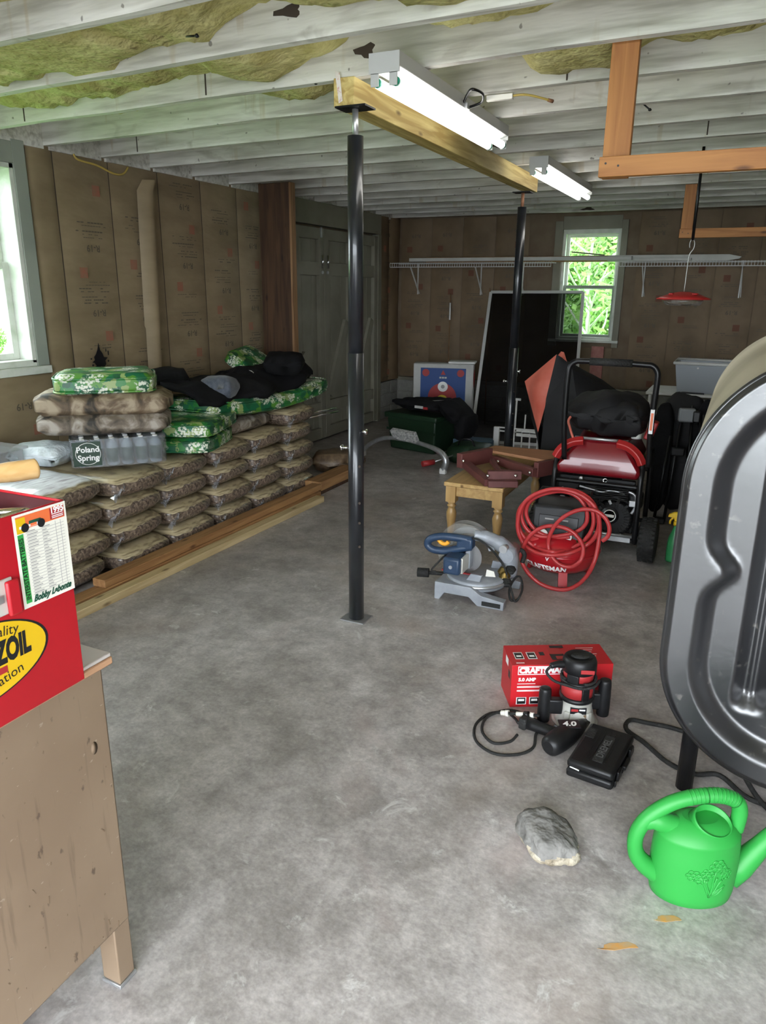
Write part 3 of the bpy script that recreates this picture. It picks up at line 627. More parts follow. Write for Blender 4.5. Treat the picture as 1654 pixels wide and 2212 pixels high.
for (xx, z0, z1) in [(XL-.15,1.70,Z1-.03),(XL-.11,Z0+.02,1.74)]:
    for (a, b_, c, d) in [(Y0+.03,Y0+.07,z0,z1),(Y1-.075,Y1-.03,z0,z1),(Y0+.07,Y1-.075,z1-.04,z1),(Y0+.07,Y1-.075,z0,z0+.04),((Y0+Y1)/2-.01,(Y0+Y1)/2+.01,z0,z1)]: MB().box(xx, xx+.03, a, b_, c, d).build('sash_rail', M['winwhite'], w1, .003)
    MB().box(xx+.012, xx+.016, Y0+.07, Y1-.075, z0+.04, z1-.04).build('pane', M['glass'], w1)
# ---- wide double door in the left wall
d1 = thing('door_1', 'pair of tall sage-grey braced plank doors in the left wall', None, (0,0,0)); d1['kind'] = 'structure'
XD = XL+.02
MB().box(XL, XD+.055, 6.44, 8.46, 2.215, WZ).build('header', M['sage'], d1, .004)
for (a, b_) in [(6.44,6.50),(8.37,8.46)]: MB().box(XL, XD+.06, a, b_, 0, 2.214).build('jamb', M['sage'], d1, .004)
for (ya, yb) in [(6.505,7.075),(7.085,7.725),(7.735,8.365)]:
    n = 3
    for i in range(n): MB().box(XL+.0, XD+.01, lerp(ya, yb, i/n)+.002, lerp(ya, yb, (i+1)/n)-.002, .02, 2.19).build('plank', M['sage'], d1, .002)
    for (a, b_) in [(ya,ya+.09),(yb-.09,yb)]: MB().box(XD+.0101, XD+.055, a, b_, .02, 2.19).build('stile', M['sage'], d1, .003)
    for (a, b_) in [(.02,.14),(.30,.42),(1.73,1.86),(2.08,2.19)]: MB().box(XD+.0101, XD+.05, ya+.091, yb-.091, a, b_).build('rail', M['sage'], d1, .003)
    s = 1 if ya < 7 else -1
    A = (XD+.022, ya+.15 if s > 0 else yb-.15, 1.70); B = (XD+.022, yb-.15 if s > 0 else ya+.15, .46)
    A, B = ((XD+.022, ya+.13, .95), (XD+.022, yb-.11, .47)) if s > 0 else ((XD+.022, ya+.12, .47), (XD+.022, yb-.12, 1.25))
    MB().bar(A, B, .10, .05, (1,0,0)).build('brace', M['sage'], d1)
for y in (7.03, 7.14): MB().cyl((XD+.066, y, 1.80), (XD+.066, y, 1.93), .012, 10).build('door_pull', M['chrome'], d1); MB().cyl((XD+.055, y, 1.76), (XD+.068, y, 1.76), .016, 10).build('bolt_head', M['galv'], d1)
MB().box(XD+.056, XD+.066, 7.00, 7.03, 2.10, 2.20).build('hook', M['galv'], d1)
# ---- outside: lawn, drive and trees
struct('lawn', MB().box(-40, 40, YB+.3, 60, -.6, -.5).box(-40, XL-.4, -40, YB+.3, -.6, -.5), M['grass'], 'green lawn outside the windows')
struct('driveway', MB().box(XL-.4, 40, -40, YF-.15, -.25, -.14), M['driveway'], 'grey drive outside the garage doorway')
# ================================================================== TREES OUTSIDE
def leafmesh(seed, n, rad, hgt):
    rnd = random.Random(seed); mb = MB(); vs = []; fs = []
    cl = [(rnd.uniform(-1,1)*rad*.75, rnd.uniform(-1,1)*rad*.75, rnd.uniform(0,1)*hgt, rnd.uniform(.35,.7)*rad*.6) for _ in range(26)]
    for i in range(n):
        cx, cy, cz, r = cl[rnd.randrange(26)]
        d = Vector((rnd.gauss(0,1), rnd.gauss(0,1), rnd.gauss(0,1))).normalized()*r*rnd.random()**.4
        c = Vector((cx, cy, cz))+d; s = rnd.uniform(.05,.10)
        u = Vector((rnd.gauss(0,1), rnd.gauss(0,1), rnd.gauss(0,1))).normalized(); w = u.orthogonal().normalized()
        o = len(vs); vs += [c-u*s, c-w*s*.45, c+u*s, c+w*s*.45]; fs.append((o, o+1, o+2, o+3))
    mb.add(vs, fs); me = bpy.data.meshes.new('foliage'); me.from_pydata(mb.v, [], mb.f); me.update(); me.materials.append(M['leaf']); return me
def treething(label, x, y, me, s, rz, br):
    t = thing('leafy_tree', label, 'tree', (x, y, -.5), rz, 'trees outside the windows')
    mb = MB(); mb.tube(curve([(0,0,0),(.05,.03,1.2),(-.04,.06,2.4),(.06,0,3.8*s)], 6), [(.045 if br > 6 else .10)*(1-.7*i/18) for i in range(19)], 8)
    mb.build('trunk', M['bark'], t)
    rnd = random.Random(int(rz*100)+3)
    for k in range(br):
        z = rnd.uniform(.8, 3.0); a = rnd.uniform(0, 2*PI); l = rnd.uniform(.7, 1.5)
        MB().tube(curve([(0,0,z),(math.cos(a)*l*.5,math.sin(a)*l*.5,z+.45),(math.cos(a+.2)*l,math.sin(a+.2)*l,z+1.0)], 5), [(.022 if br > 6 else .035)*(1-.7*i/10) for i in range(11)], 6).build('branch', M['bark'], t)
    o = bpy.data.objects.new('foliage', me); COL.objects.link(o); o.parent = t; o.scale = (s,)*3; o.location = (0,0,.3); o['kind'] = 'stuff'
    return t
lm = leafmesh(1, 24000, 1.9, 4.4); lm2 = leafmesh(2, 3200, 1.6, 4.0)
treething('dense leafy tree outside the back window, farther from the shelf end', -8.2, 17.5, lm, 1.1, .4, 5)
treething('sparse pale-barked tree close outside the back window', -2.25, 12.6, lm2, .95, 1.3, 9)
treething('dense leafy tree straight behind the back window', -3.2, 18.2, lm, 1.2, 2.2, 5)
treething('dense leafy tree beyond the back window, towards the tub', 1.8, 17.5, lm, 1.1, 3.7, 5)
treething('tall leafy tree far behind the others outside the back window', -4.9, 26.0, lm, 1.9, 5.1, 3)
treething('tall leafy tree farthest out behind the back window, beyond the shelf end', 4.6, 27.0, lm, 1.9, 1.9, 3)
treething('leafy tree outside the bright left window', -11.5, 8.2, lm, .42, .9, 2)
# ================================================================== POSTS, BEAM, LAMPS
def jackpost(label, x, y, zt, screw, join):
    t = thing('jack_post', label, 'post', (x, y, 0))
    MB().box(-.065,.065,-.055,.055,.001,.007).build('base_plate', M['galv'], t)
    MB().cyl((0,0,.007),(0,0,join),.0375,28).build('outer_tube', M['steelblack'], t)
    MB().cyl((0,0,join-.01),(0,0,zt-.11),.034,28).build('inner_tube', M['steelblack'], t)
    MB().cyl((0,0,zt-.112),(0,0,zt-.008),.013,12).build('screw', M[screw], t)
    MB().cyl((0,0,zt-.13),(0,0,zt-.108),.022,6).build('nut', M['galv'], t)
    MB().box(-.07,.07,-.05,.05,zt-.008,zt-.001).build('cap_plate', M['black'], t)
    for z, s in ((.88,-1),(.965,1)):
        MB().cyl((s*.034,-.012,z),(s*.062,-.02,z),.007,8).lathe([(.0,0),(.013,.002),(.014,.009),(.0,.012)], (s*.058,-.02,z), 12, m=Ry(s*PI/2)).build('pin', M['chrome'], t)
    for z in (.40,.52,.62,.80): MB().cyl((.030,-.028,z),(.036,-.034,z),.006,8).build('pin_hole', M['scar'], t)
    return t
ZB = 2.325
jackpost('black steel jack post standing alone in the middle of the bare floor', -1.577, 3.06, ZB, 'galv', 1.32)
jackpost('farther black jack post with rusty screw, beside the pine bench end', -1.66, 6.03, ZB, 'rust', 1.15)
bm = thing('support_beam', 'yellow treated timber beam carried by the two black posts', 'beam', (-1.615, 3.03, ZB))
MB().box(-.048,.048,0,3.07,.0,WZ-ZB-.001).build('timber', M['treated'], bm, .003)
MB().add([(-.040,-.0015,.135),(-.018,-.0015,.125),(-.004,-.0035,.02),(-.022,-.0035,.012)],[(0,3,2,1)]).build('lumber_tag', M['paperlabel'], bm)
def shoplight(label, x, y, L, cab):
    t = thing('shop_light', label, 'ceiling light', (x, y, 0))
    w = .062; z1 = WZ-.003; z0 = z1-.062
    MB().prism([(-w,z1),(w,z1),(w,z0+.012),(.028,z0),(-.028,z0),(-w,z0+.012)], 'y', 0, L).build('housing', M['fixture'], t, .002)
    for y_ in (0, L):
        s = -1 if y_ == 0 else 1; e = MB(); a, b_ = sorted((y_, y_+s*.004))
        e.box(-w,w,a,b_,z0-.008,z1)
        for sx in (-1, 1): e.box(sx*.038-.016, sx*.038+.016, a, b_, z0-.05, z0-.006)
        e.build('end_plate', M['fixture'], t)
    for sx in (-1, 1):
        tb = MB().cyl((sx*.038,.03,z0-.032),(sx*.038,L-.03,z0-.032),.0185,18).build('tube', M['led'], t)
        for a, b_ in ((.006,.03),(L-.03,L-.006)): MB().cyl((sx*.038,a,z0-.032),(sx*.038,b_,z0-.032),.017,14).build('tube_end', M['tealcap'], t)
    if cab:
        c = MB().tube(curve([(w+.002,.70,z1-.03),(w+.03,.66,z1-.01),(w+.08,.58,z1-.012),(w+.10,.66,z1-.015),(w+.06,.76,z1-.025),(w+.01,.74,z1-.045)],6), .006, 8).build('power_cord', M['black'], t)
        MB().box(w+.001,w+.014,.71,.745,z1-.055,z1-.03).build('cord_clamp', M['galv'], t)
    return t
shoplight('long twin-tube shop light above the near beam end', -1.315, 2.785, 1.41, True)
shoplight('farther twin-tube shop light beyond the beam, towards the back wall', -1.33, 5.17, 1.54, False)
t = thing('junction_cable', 'yellow cable with a small cream connector under the joists beside the near shop light', 'cable', (-1.07, 3.56, WZ))
MB().box(-.10,.02,-.012,.012,-.024,-.001).build('connector', M['cream'], t, .002)
M['yellowcable'] = mat('yellow_cable', (.55,.40,.10), .5)
MB().tube(curve([(.02,0,-.01),(.08,.02,-.008),(.16,.10,-.02)],5), .005, 8).build('wire', M['yellowcable'], t)
MB().cyl((.155,.094,-.02),(.17,.115,-.022),.008,8).build('wire_end', M['rust'], t)
t = MB().tube(curve([(XL+.05,3.88,2.415),(XL+.065,3.90,2.385),(XL+.07,4.05,2.372),(XL+.07,4.20,2.34),(XL+.06,4.30,2.352),(XL+.05,4.36,2.40)],6), .007, 8).build('loose_wire', M['yellowcable'])
tag(t, 'pale yellow wire looped along the top of the left wall', 'cable')
# ---- hanging timber racks
def rack(label, x, y, w, hz, hh, L):
    t = thing('hanging_rack', label, 'rack', (x, y, 0))
    MB().box(0,w,.0,.038,hz-.0,WZ+.10).build('upright', M['orangewood_z'], t, .002)
    MB().box(-.004,L,-.038,-.0005,hz-.0,hz+hh).build('rail', M['orangewood_x'], t, .002)
    MB().box(L-w,L,.0,.038,hz,WZ+.10).build('upright', M['orangewood_z'], t, .002)
    for (a, b_) in ((.02,.045),(.065,.035)): MB().cyl((a,-.040,hz+b_),(a,-.037,hz+b_),.004,8).build('screw', M['black'], t)
rack('near orange pine rack hanging from the joists, upright and rail', -.548, 3.05, .095, 2.0, .068, 1.6)
rack('farther orange pine rack hanging near the back wall', -.57, 6.99, .09, 2.025, .072, 1.6)
# ---- hanging feeder
t = thing('bird_feeder', 'red saucer bird feeder with clear bowl hanging on a wire', 'bird feeder', (-.36, 5.4, 0))
M['wire'] = mat('wire_grey', (.45,.45,.43), .4, metal=.8)
MB().tube([(.0,0,2.46),(.0,.0,1.915)], .009, 8).build('strap', M['black'], t)
MB().tube(curve([(-.012,0,1.87),(-.014,0,1.90),(0,0,1.925),(.014,0,1.90),(.012,0,1.865),(-.008,0,1.83),(-.012,0,1.78),(-.014,0,1.60)],5), .003, 6).build('hook', M['wire'], t)
MB().lathe([(.0,1.600),(.03,1.600),(.08,1.590),(.13,1.572),(.168,1.556),(.165,1.550),(.12,1.552),(.0,1.556)], (-.014,0,0), 36).build('lid', M['redplastic'], t)
MB().lathe([(.125,1.551),(.120,1.530),(.105,1.515),(.0,1.513)], (-.014,0,0), 36).build('bowl', M['lens'], t)
for k in range(4):
    a = PI/4+k*PI/2; MB().lathe([(.0,1.590),(.016,1.588),(.018,1.578)], (-.014+.10*math.cos(a),.10*math.sin(a),.002), 10).build('port', M['redplastic'], t)
# ---- wire shelf on the back wall and what lies on it
t = thing('wire_shelf', 'long white wire shelf on brackets along the back wall', 'shelf', (0, YB, 0))
def wiregrid(x0, x1):
    mb = MB(); z = 1.905
    for y in (-.05,-.31): mb.bar((x0,y,z),(x1,y,z),.006,.006)
    mb.bar((x0,-.31,z-.045),(x1,-.31,z-.045),.008,.008)
    n = int((x1-x0)/.03)
    for i in range(n+1):
        x = x0+(x1-x0)*i/n; mb.bar((x,-.05,z+.005),(x,-.31,z+.005),.004,.004); mb.bar((x,-.312,z+.003),(x,-.312,z-.045),.005,.004)
    return mb
wiregrid(-4.05,-2.05).build('wire_grid', M['whitemetal'], t); wiregrid(-1.30,1.6).build('wire_grid', M['whitemetal'], t)
for x in (-3.78,-2.95,-2.43,-1.06,-.08,.9):
    MB().bar((x,-.29,1.86),(x+.02,-.05,1.55),.010,.018).bar((x,-.05,1.54),(x,-.05,1.92),.012,.012).build('bracket', M['whitemetal'], t)
def shelfboard(label, x0, x1, y0, y1, z0, z1, m, rz=0):
    o = MB().box(x0,x1,y0,y1,z0,z1).build('trim_board', m, None, .003); tag(o, label, 'board', 'boards on the wire shelf'); return o
M['whiteboard'] = mat('primed_board', (.62,.62,.58), .5, c2=(.52,.52,.48), sc=5)
shelfboard('long white primed board on the shelf edge crossing the window', -3.80,-1.18, YB-.30,YB-.22,1.925,1.965, M['whiteboard'])
shelfboard('brown board lying behind the long white one on the shelf', -3.62,-1.45, YB-.20,YB-.12,1.913,1.975, M['brownlumber'])
shelfboard('short white board piece just past the window on the shelf', -1.16,-.58, YB-.30,YB-.21,1.913,1.945, M['whiteboard'])
o = MB().prism([(-1.90,1.98),(-.24,1.98),(-.12,2.0),(-.10,2.02),(-.22,2.045),(-1.80,2.045)], 'y', YB-.19, YB-.08).build('gutter_length', M['whiteboard'], None, .003); o.location.z = -.066; tag(o, 'white tapered length lying at the back of the wire shelf', 'board', 'boards on the wire shelf')
o = MB().bar((-1.86,YB-.15,2.02),(-1.50,YB-.10,1.985),.03,.012).build('thin_strip', M['darkwood']); tag(o, 'thin dark strip tilted on the shelf in front of the window', 'board', 'boards on the wire shelf')
# ---- dark plank against the left wall
t = thing('timber_post', 'wide dark-brown timber post in front of the left wall', 'post', (-3.66, 5.655, 0))
MB().box(-.155,.145,-.03,.03,0,2.433).build('plank', M['darkwood'], t, .003)
MB().box(.145,.165,-.035,.035,0,2.433).build('edge_board', M['edgewood'], t, .002)
t = MB().box(XL+.06,XL+.10,6.02,6.055,.0,2.1).build('steel_angle', M['sage'], None, .002); tag(t, 'narrow grey strip standing by the dark timber post', 'strip')
# ================================================================== PELLET BAGS
bagv = []
for k in range(4):
    mb = MB(); mb.pillow((0,0,0),(.76,.452,.140),18,.36,None,.006,k+1,edge=.28,ez=.58)
    # gathered, crinkled seal at the two corners of the end
    me = mb.build('pellet_bag', M['bag']); bagv.append(me.data); bpy.data.objects.remove(me)
earv = []
for k in range(2):
    mb = MB(); vs = []; n = 7; rnd = random.Random(k)
    for j in range(4):
        for i in range(n):
            t_ = i/(n-1); u = j/3
            vs.append((.335+.045*u+.014*rnd.uniform(-1,1), lerp(-.225,-.105-.02*u,t_)-.015*u, lerp(-.055,.035,t_*.8+.1)+.020*(1 if i % 2 else -1)*u))
    mb.add(vs,[(j*n+i,j*n+i+1,(j+1)*n+i+1,(j+1)*n+i) for j in range(3) for i in range(n-1)])
    o = mb.build('gathered_seal', M['wrap']); earv.append(o.data); bpy.data.objects.remove(o)
ORD = ['first','second','third','fourth','fifth','sixth','seventh']
ROW = ['bottom row','second row up','third row up','top row','topmost']
cols = [(2.245,4,.148),(2.705,4,.152),(3.175,4,.146),(3.645,4,.143),(4.105,4,.146),(4.565,4,.148),(5.02,5,.140)]
rb = random.Random(3)
for c, (y, n, h) in enumerate(cols):
    for r in range(n):
        o = bpy.data.objects.new('pellet_bag', bagv[(c+r*2) % 4]); COL.objects.link(o)
        yy = y+rb.uniform(-.012,.012)+(.03 if c == 6 and r == 4 else 0); xx = -3.42+rb.uniform(-.03,.03)
        o.location = (xx, yy, h*(r+.5)+.004); o.rotation_euler = (rb.uniform(-.015,.015), rb.uniform(-.01,.01), rb.uniform(-.03,.03)+(PI if rb.random() < .0 else 0))
        top = r == n-1
        where = f'{ROW[r] if r < 4 else "fifth row up"}, {ORD[c]} stack counting from the red toolbox'
        o['label'] = ('white-topped ' if c < 2 and top else '')+f'clear pellet bag, {where}'
        o['category'] = 'bag'; o['group'] = 'pellet bags stacked along the left wall'
        if c < 2 and top: o.data = o.data.copy(); o.data.materials[0] = M['bagwhite']
        if not (c == 0 and r < 3):
            e = bpy.data.objects.new('gathered_seal', earv[(c+r) % 2]); COL.objects.link(e); e.parent = o
# loose white plastic bag ends and film behind the first stack
o = MB().pillow((-3.62,3.02,.665),(.34,.30,.10),10,.5,Rz(.3),.02,4,edge=.1).build('white_plastic_bag', mat('white_film',(.70,.75,.78),.35,c2=(.55,.62,.64),sc=18,bump=.7,bsc=20)); tag(o, 'crumpled white plastic bag behind the first two stacks', 'bag')
o = MB().pillow((-3.20,5.86,.09),(.5,.34,.17),10,.4,Rz(.5),.02,9,edge=.1).build('brown_wrapped_bundle', M['kraftbag']); tag(o, 'brown wrapped bundle on the floor past the last pellet stack', 'bag')
t = thing('clear_storage_lid', 'pale clear plastic tote half hidden behind the pellet bags', 'tote', (-3.75, 2.62, .61)); MB().box(-.16,.16,-.24,.24,0,.11).build('body', M['clearplastic'], t, .01); MB().box(-.18,.18,-.26,.26,.1101,.125).build('lid', M['clearplastic'], t, .004)
# ---- two chrome rods poking past the stack
t = thing('chrome_clamp', 'pair of short chrome rods sticking out beside the topmost pellet bag', 'rods', (-3.10, 5.42, .56))
for dz in (0,.035): MB().cyl((-.1,-.18,dz),(.05,.16-dz,.03+dz),.009,10).build('rod', M['chrome'], t)
# ---- lumber on the floor in front
def lumber(label, x, y0, y1, z0, m, w=.09, h=.042, rz=0):
    t = thing('lumber_length', label, 'lumber', (x, y0, z0), rz, 'lumber along the pellet bags'); MB().box(-w/2,w/2,0,y1-y0,.0,h).build('board', m, t, .003); return t
lumber('pale lumber length on the floor, outermost of the pile', -2.855, 1.9, 4.86, .0, M['palelumber'], .07, .045, -.012)
lumber('brown lumber length on the floor behind the pale one', -2.945, 2.0, 4.95, .0, M['brownlumber'], .09, .052, -.012)
lumber('upper brown lumber length lying on top of the pile', -2.945, 2.70, 5.0, .0525, M['brownlumber'], .09, .045, -.006)
lumber('short brown lumber stub at the far end of the pile', -2.98, 5.02, 5.66, .03, M['brownlumber'], .15, .075, -.0)
lumber('dark lumber stub under the short brown one', -2.97, 5.0, 5.60, .0, M['darkwood'], .12, .029, 0)
# ================================================================== CUSHIONS AND CLOTHES ON THE BAGS
def cushion(label, c, d, m, rz=0, tilt=(0,0), seed=0, group=None, piping=True, e=.22, bend=0):
    t = thing('seat_cushion', label, 'cushion', c, rz, 'cushions on the pellet bags')
    mb = MB().pillow((0,0,0), d, 14, e, Ry(tilt[1]) @ Rx(tilt[0]), .006, seed, edge=.42)
    if bend: mb.v = [(x, y, z+bend*(y*y-.1)) for x, y, z in mb.v]
    mb.build('cover', m, t)
    if piping:
        pts = []; R_ = Ry(tilt[1]) @ Rx(tilt[0])
        for s in (-1, 1):
            pts = []
            for i in range(48):
                a = 2*PI*i/48; cx, sy = math.cos(a), math.sin(a); k = (abs(cx)**7+abs(sy)**7)**(-1/7)
                p = R_ @ Vector((cx*k*d[0]*.485, sy*k*d[1]*.485, s*d[2]*.30)); p.z += bend*(p.y*p.y-.1)
                pts.append(p)
            MB().tube(pts, .006, 6, closed=True).build('piping', m, t)
    return t
cushion('teal-lit green floral cushion on top of the cushion pile', (-3.42,3.36,1.058), (.58,.52,.125), M['floral'], .74, (0,0), 1, e=.16)
cushion('brown leaf-print cushion right under the top floral cushion', (-3.41,3.33,.945), (.78,.52,.13), M['camo'], .70, (.0,0), 2, piping=False, e=.3, bend=0)
cushion('lowest grey-brown leaf-print cushion of the near pile', (-3.40,3.31,.836), (.76,.50,.12), M['camo2'], .70, (.0,0), 3, piping=False, e=.3, bend=0)
cushion('lower green floral cushion folded under on the third stack', (-3.24,3.84,.640), (.50,.60,.10), M['floral2'], .35, (0,0), 5)
cushion('green floral cushion with pointed corner above the folded one', (-3.24,3.88,.742), (.50,.68,.10), M['floral'], .35, (0,0), 6)
cushion('grey leaf-print cushion edge under the long floral one', (-3.40,4.45,.650), (.52,.62,.10), M['camo2'], .05, (.0,0), 7, piping=False, e=.3)
cushion('long green floral cushion under the black jacket', (-3.38,4.74,.785), (.62,1.62,.12), M['floral2'], -.03, (.0,0), 8, bend=.10)
cushion('green floral cushion standing up against the dark timber post', (-3.66,5.22,1.00), (.34,.46,.10), M['floral'], .2, (.10,.55), 9)
# black jacket spread over the long cushion
t = thing('black_jacket', 'black jacket with white logos thrown over the floral cushions', 'jacket', (-3.42, 4.66, .845), 0)
def drape(x0, x1, y0, y1, hfun, nx=26, ny=44, seed=0, amp=.03, thick=.03, edge=None):
    mb = MB(); vs = []
    for j in range(ny+1):
        for i in range(nx+1):
            u, v = i/nx, j/ny; x, y = lerp(x0,x1,u), lerp(y0,y1,v)
            if edge: x, y = edge(u, v, x, y)
            q = Vector((x*5+seed, y*5, seed)); z = hfun(u, v)+amp*mnoise.noise(q)+amp*.6*abs(mnoise.noise(q*2.3))
            vs.append((x, y, z))
    N_ = len(vs); fs = [(j*(nx+1)+i, j*(nx+1)+i+1, (j+1)*(nx+1)+i+1, (j+1)*(nx+1)+i) for j in range(ny) for i in range(nx)]
    bot = [(x, y, z-thick) for x, y, z in vs]; fb = [tuple(q+N_ for q in f[::-1]) for f in fs]
    rim = [i for i in range(nx)]; side = []
    for i in range(nx): side += [(i+1, i, N_+i, N_+i+1), (ny*(nx+1)+i, ny*(nx+1)+i+1, N_+ny*(nx+1)+i+1, N_+ny*(nx+1)+i)]
    for j in range(ny):
        a, b_ = j*(nx+1), (j+1)*(nx+1); side += [(a, b_, N_+b_, N_+a), (b_+nx, a+nx, N_+a+nx, N_+b_+nx)]
    return mb.add(vs+bot, fs+fb+side, True)
def e1(u, v, x, y): 
    w = .5+.5*math.sin(PI*min(1, v*1.15))**.5
    return (x*(.72+.28*w)+.03*math.sin(v*17), y+.04*math.sin(u*9))
drape(-.26,.31,-.80,.72, lambda u, v: .055+.16*(v-.5)**2+.05*v+.06*math.sin(PI*u)-.10*max(0,u-.7)*2.2, seed=2, amp=.04, edge=e1).build('cloth', M['blackcloth'], t)
MB().pillow((.16,.42,.19),(.32,.50,.15),10,.5,Rz(.5),.02,5,edge=.15).build('sleeve', M['blackcloth'], t)
MB().pillow((-.10,-.70,.155),(.30,.34,.14),10,.5,Rz(-.6),.02,6,edge=.15).build('sleeve', M['blackcloth'], t)
MB().pillow((.17,-.44,.085),(.26,.30,.17),10,.7,Rz(.4),.012,8,edge=.1).build('hood_lining', M['greycloth'], t)
MB().add([(.02,.14,.0),(.05,.30,0),(.10,.28,0),(.085,.2,0),(.11,.16,0),(.06,.13,0)],[(0,5,4,3,2,1)]).build('logo', M['white'], t, loc=(.225,-.30,.055), rot=(0,.9,0))
MB().add([(0,0,0),(.02,.05,0),(.05,.06,0),(.03,.03,0),(.06,.0,0),(.03,.01,0)],[(0,5,4,3,2,1)]).build('logo', M['white'], t, loc=(.08,.05,.158), rot=(0,.5,0))
# shrink-wrapped pack of water bottles
t = thing('water_bottle_pack', 'shrink-wrapped pack of water bottles under the cushion pile, green labels', 'bottle pack', (-3.28, 3.17, .612), -.72)
M['petgreen'] = mat('deep_green_label', (.008,.035,.018), .35); M['petblue'] = clear('clear_bottle', (.80,.88,.92), .6, .08, (.45,.52,.56))
for i in range(3):
    for j in range(6):
        b_ = MB().lathe([(.03,0),(.035,.008),(.035,.105),(.030,.125),(.014,.145),(.013,.15)], (-.07+i*.073,-.13+j*.08,0), 14).build('bottle', M['petblue'], t)
        MB().lathe([(.0356,.02),(.0356,.10)], (-.07+i*.073,-.13+j*.08,0), 14).build('bottle_label', M['petgreen'], b_)
        MB().cyl((-.07+i*.073,-.13+j*.08,.1495),(-.07+i*.073,-.13+j*.08,.158),.014,10).build('bottle_cap', M['white'], b_)
drape(-.13,.13,-.19,.33, lambda u, v: .158-.01*math.sin(PI*u), 12, 18, 3, .012, .003).build('film_top', M['wrap'], t)
mb = MB(); vs = []; n = 40
for j in range(6):
    for i in range(n):
        a = 2*PI*i/n; cx, sy = math.cos(a), math.sin(a); k = (abs(cx)**8+abs(sy)**8)**(-1/8); z = .160*j/5
        q = 1+.035*mnoise.noise(Vector((cx*6,sy*6,z*25)))
        vs.append((.128*cx*k*q, .262*sy*k*q+.068, z))
mb.add(vs,[(j*n+i,j*n+(i+1)%n,(j+1)*n+(i+1)%n,(j+1)*n+i) for j in range(5) for i in range(n)], True).build('film_side', M['wrap'], t)
lab = MB().box(.131,.1325,-.185,-.035,.012,.150).build('pack_label', M['petgreen'], t)
lettering('pack_lettering', 'Poland', .045, M['white'], t, (.1335,-.105,.105), (0,1,0), (0,0,1), .0012)
lettering('pack_lettering', 'Spring', .045, M['white'], t, (.1335,-.105,.058), (0,1,0), (0,0,1), .0012)
MB().tube([(.1335,-.105+.066*math.cos(2*PI*i/24),.082+.062*math.sin(2*PI*i/24)) for i in range(24)], .0016, 5, closed=True).build('pack_ring', M['white'], t)
# ================================================================== DESK AND TOOLBOX
t = thing('steel_desk', 'old tan steel desk with scuffed side panel', 'desk', (-1.13, 1.02, 0))
M['tanscuff'] = M['tan']
MB().box(-.75,0,-1.25,0,.17,.835).build('pedestal', M['tan'], t, .006)
MB().box(-.76,.014,-1.27,.014,.8525,.862).build('top', M['desktop'], t, .002)
MB().box(-.02,.016,-1.27,.016,.835,.8523).build('top_edge', M['deskedge'], t, .003)
MB().box(-.75,-.0205,-.02,.016,.835,.8523).build('top_edge', M['deskedge'], t, .003)
for (x, y) in ((-.055,-.048),(-.70,-.048),(-.055,-1.24),(-.70,-1.24)):
    MB().box(x,x+.053,y-.002,y+.046,.012,.20).build('leg', M['tan'], t, .003); MB().box(x-.003,x+.056,y-.005,y+.049,.001,.0119).build('foot', M['galv'], t, .002)
# scuffs and chips on the panel, and one hole
rs = random.Random(11); M['scuff'] = mat('brown_scuff', (.17,.115,.07), .7)
for k in range(26):
    y = rs.uniform(-.36,-.01); z = .18+.62*rs.random()**1.8; w = rs.uniform(.0012,.004); h = rs.choice((.003,.004,.006,.016)); a = rs.uniform(-.6,.6)
    MB().cbox((.0006,y,z),(.0008,w*.7,h), Rx(a)).build('scuff', M['scuff'], t)
MB().lathe([(.0,0),(.009,.0004),(.0,.0008)], (.0003,-.045,.66), 10, m=Ry(PI/2), sx=1.7).build('scuff', M['scuff'], t)  # dark disc drawn in place of a hole in the panel
# the toolbox
XF = -1.078
t = thing('toolbox', 'red steel toolbox with yellow oval decal standing on the tan desk', 'toolbox', (XF, .928, .862))
H_ = .366; D_ = .34; L_ = .56
mb = MB(); th = .004
mb.box(-th,0,-L_,0,.0,H_).box(-D_,-D_+th,-L_,0,0,H_).box(-D_+th,-th,-th,0,0,H_).box(-D_+th,-th,-L_,-L_+th,0,H_).box(-D_+th,-th,-L_+th,-th,0,th)
mb.build('case', M['toolred'], t, .0015)
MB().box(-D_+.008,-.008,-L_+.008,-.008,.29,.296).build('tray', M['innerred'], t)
MB().box(-D_+.0045,-D_+.006,-L_+.006,-.006,.297,H_-.004).box(-.006,-.0045,-L_+.006,-.006,.297,H_-.004).box(-D_+.006,-.006,-.0062,-.0045,.297,H_-.004).box(-D_+.006,-.006,-L_+.0045,-L_+.006,.297,H_-.004).build('lining', M['innerred'], t)  # added liner, coloured dark to stand for shadow inside the open box
MB().box(-D_-.006,.006,-L_-.006,.004,H_-.010,H_+.0).box(-D_+.006,-.006,-L_+.006,-.008,H_-.011,H_+.01).build('rim', M['innerred'], t) if False else None
# recessed handle bay
h = MB().box(-.001,.0035,-.52,-.128,.198,.262).build('handle_bay', M['silver'], t, .002)
MB().box(.003,.012,-.146,-.120,.194,.258).build('handle_bracket', M['toolred'], t, .004)
MB().box(.0035,.007,-.50,-.15,.222,.236).build('handle', M['galv'], t, .001)
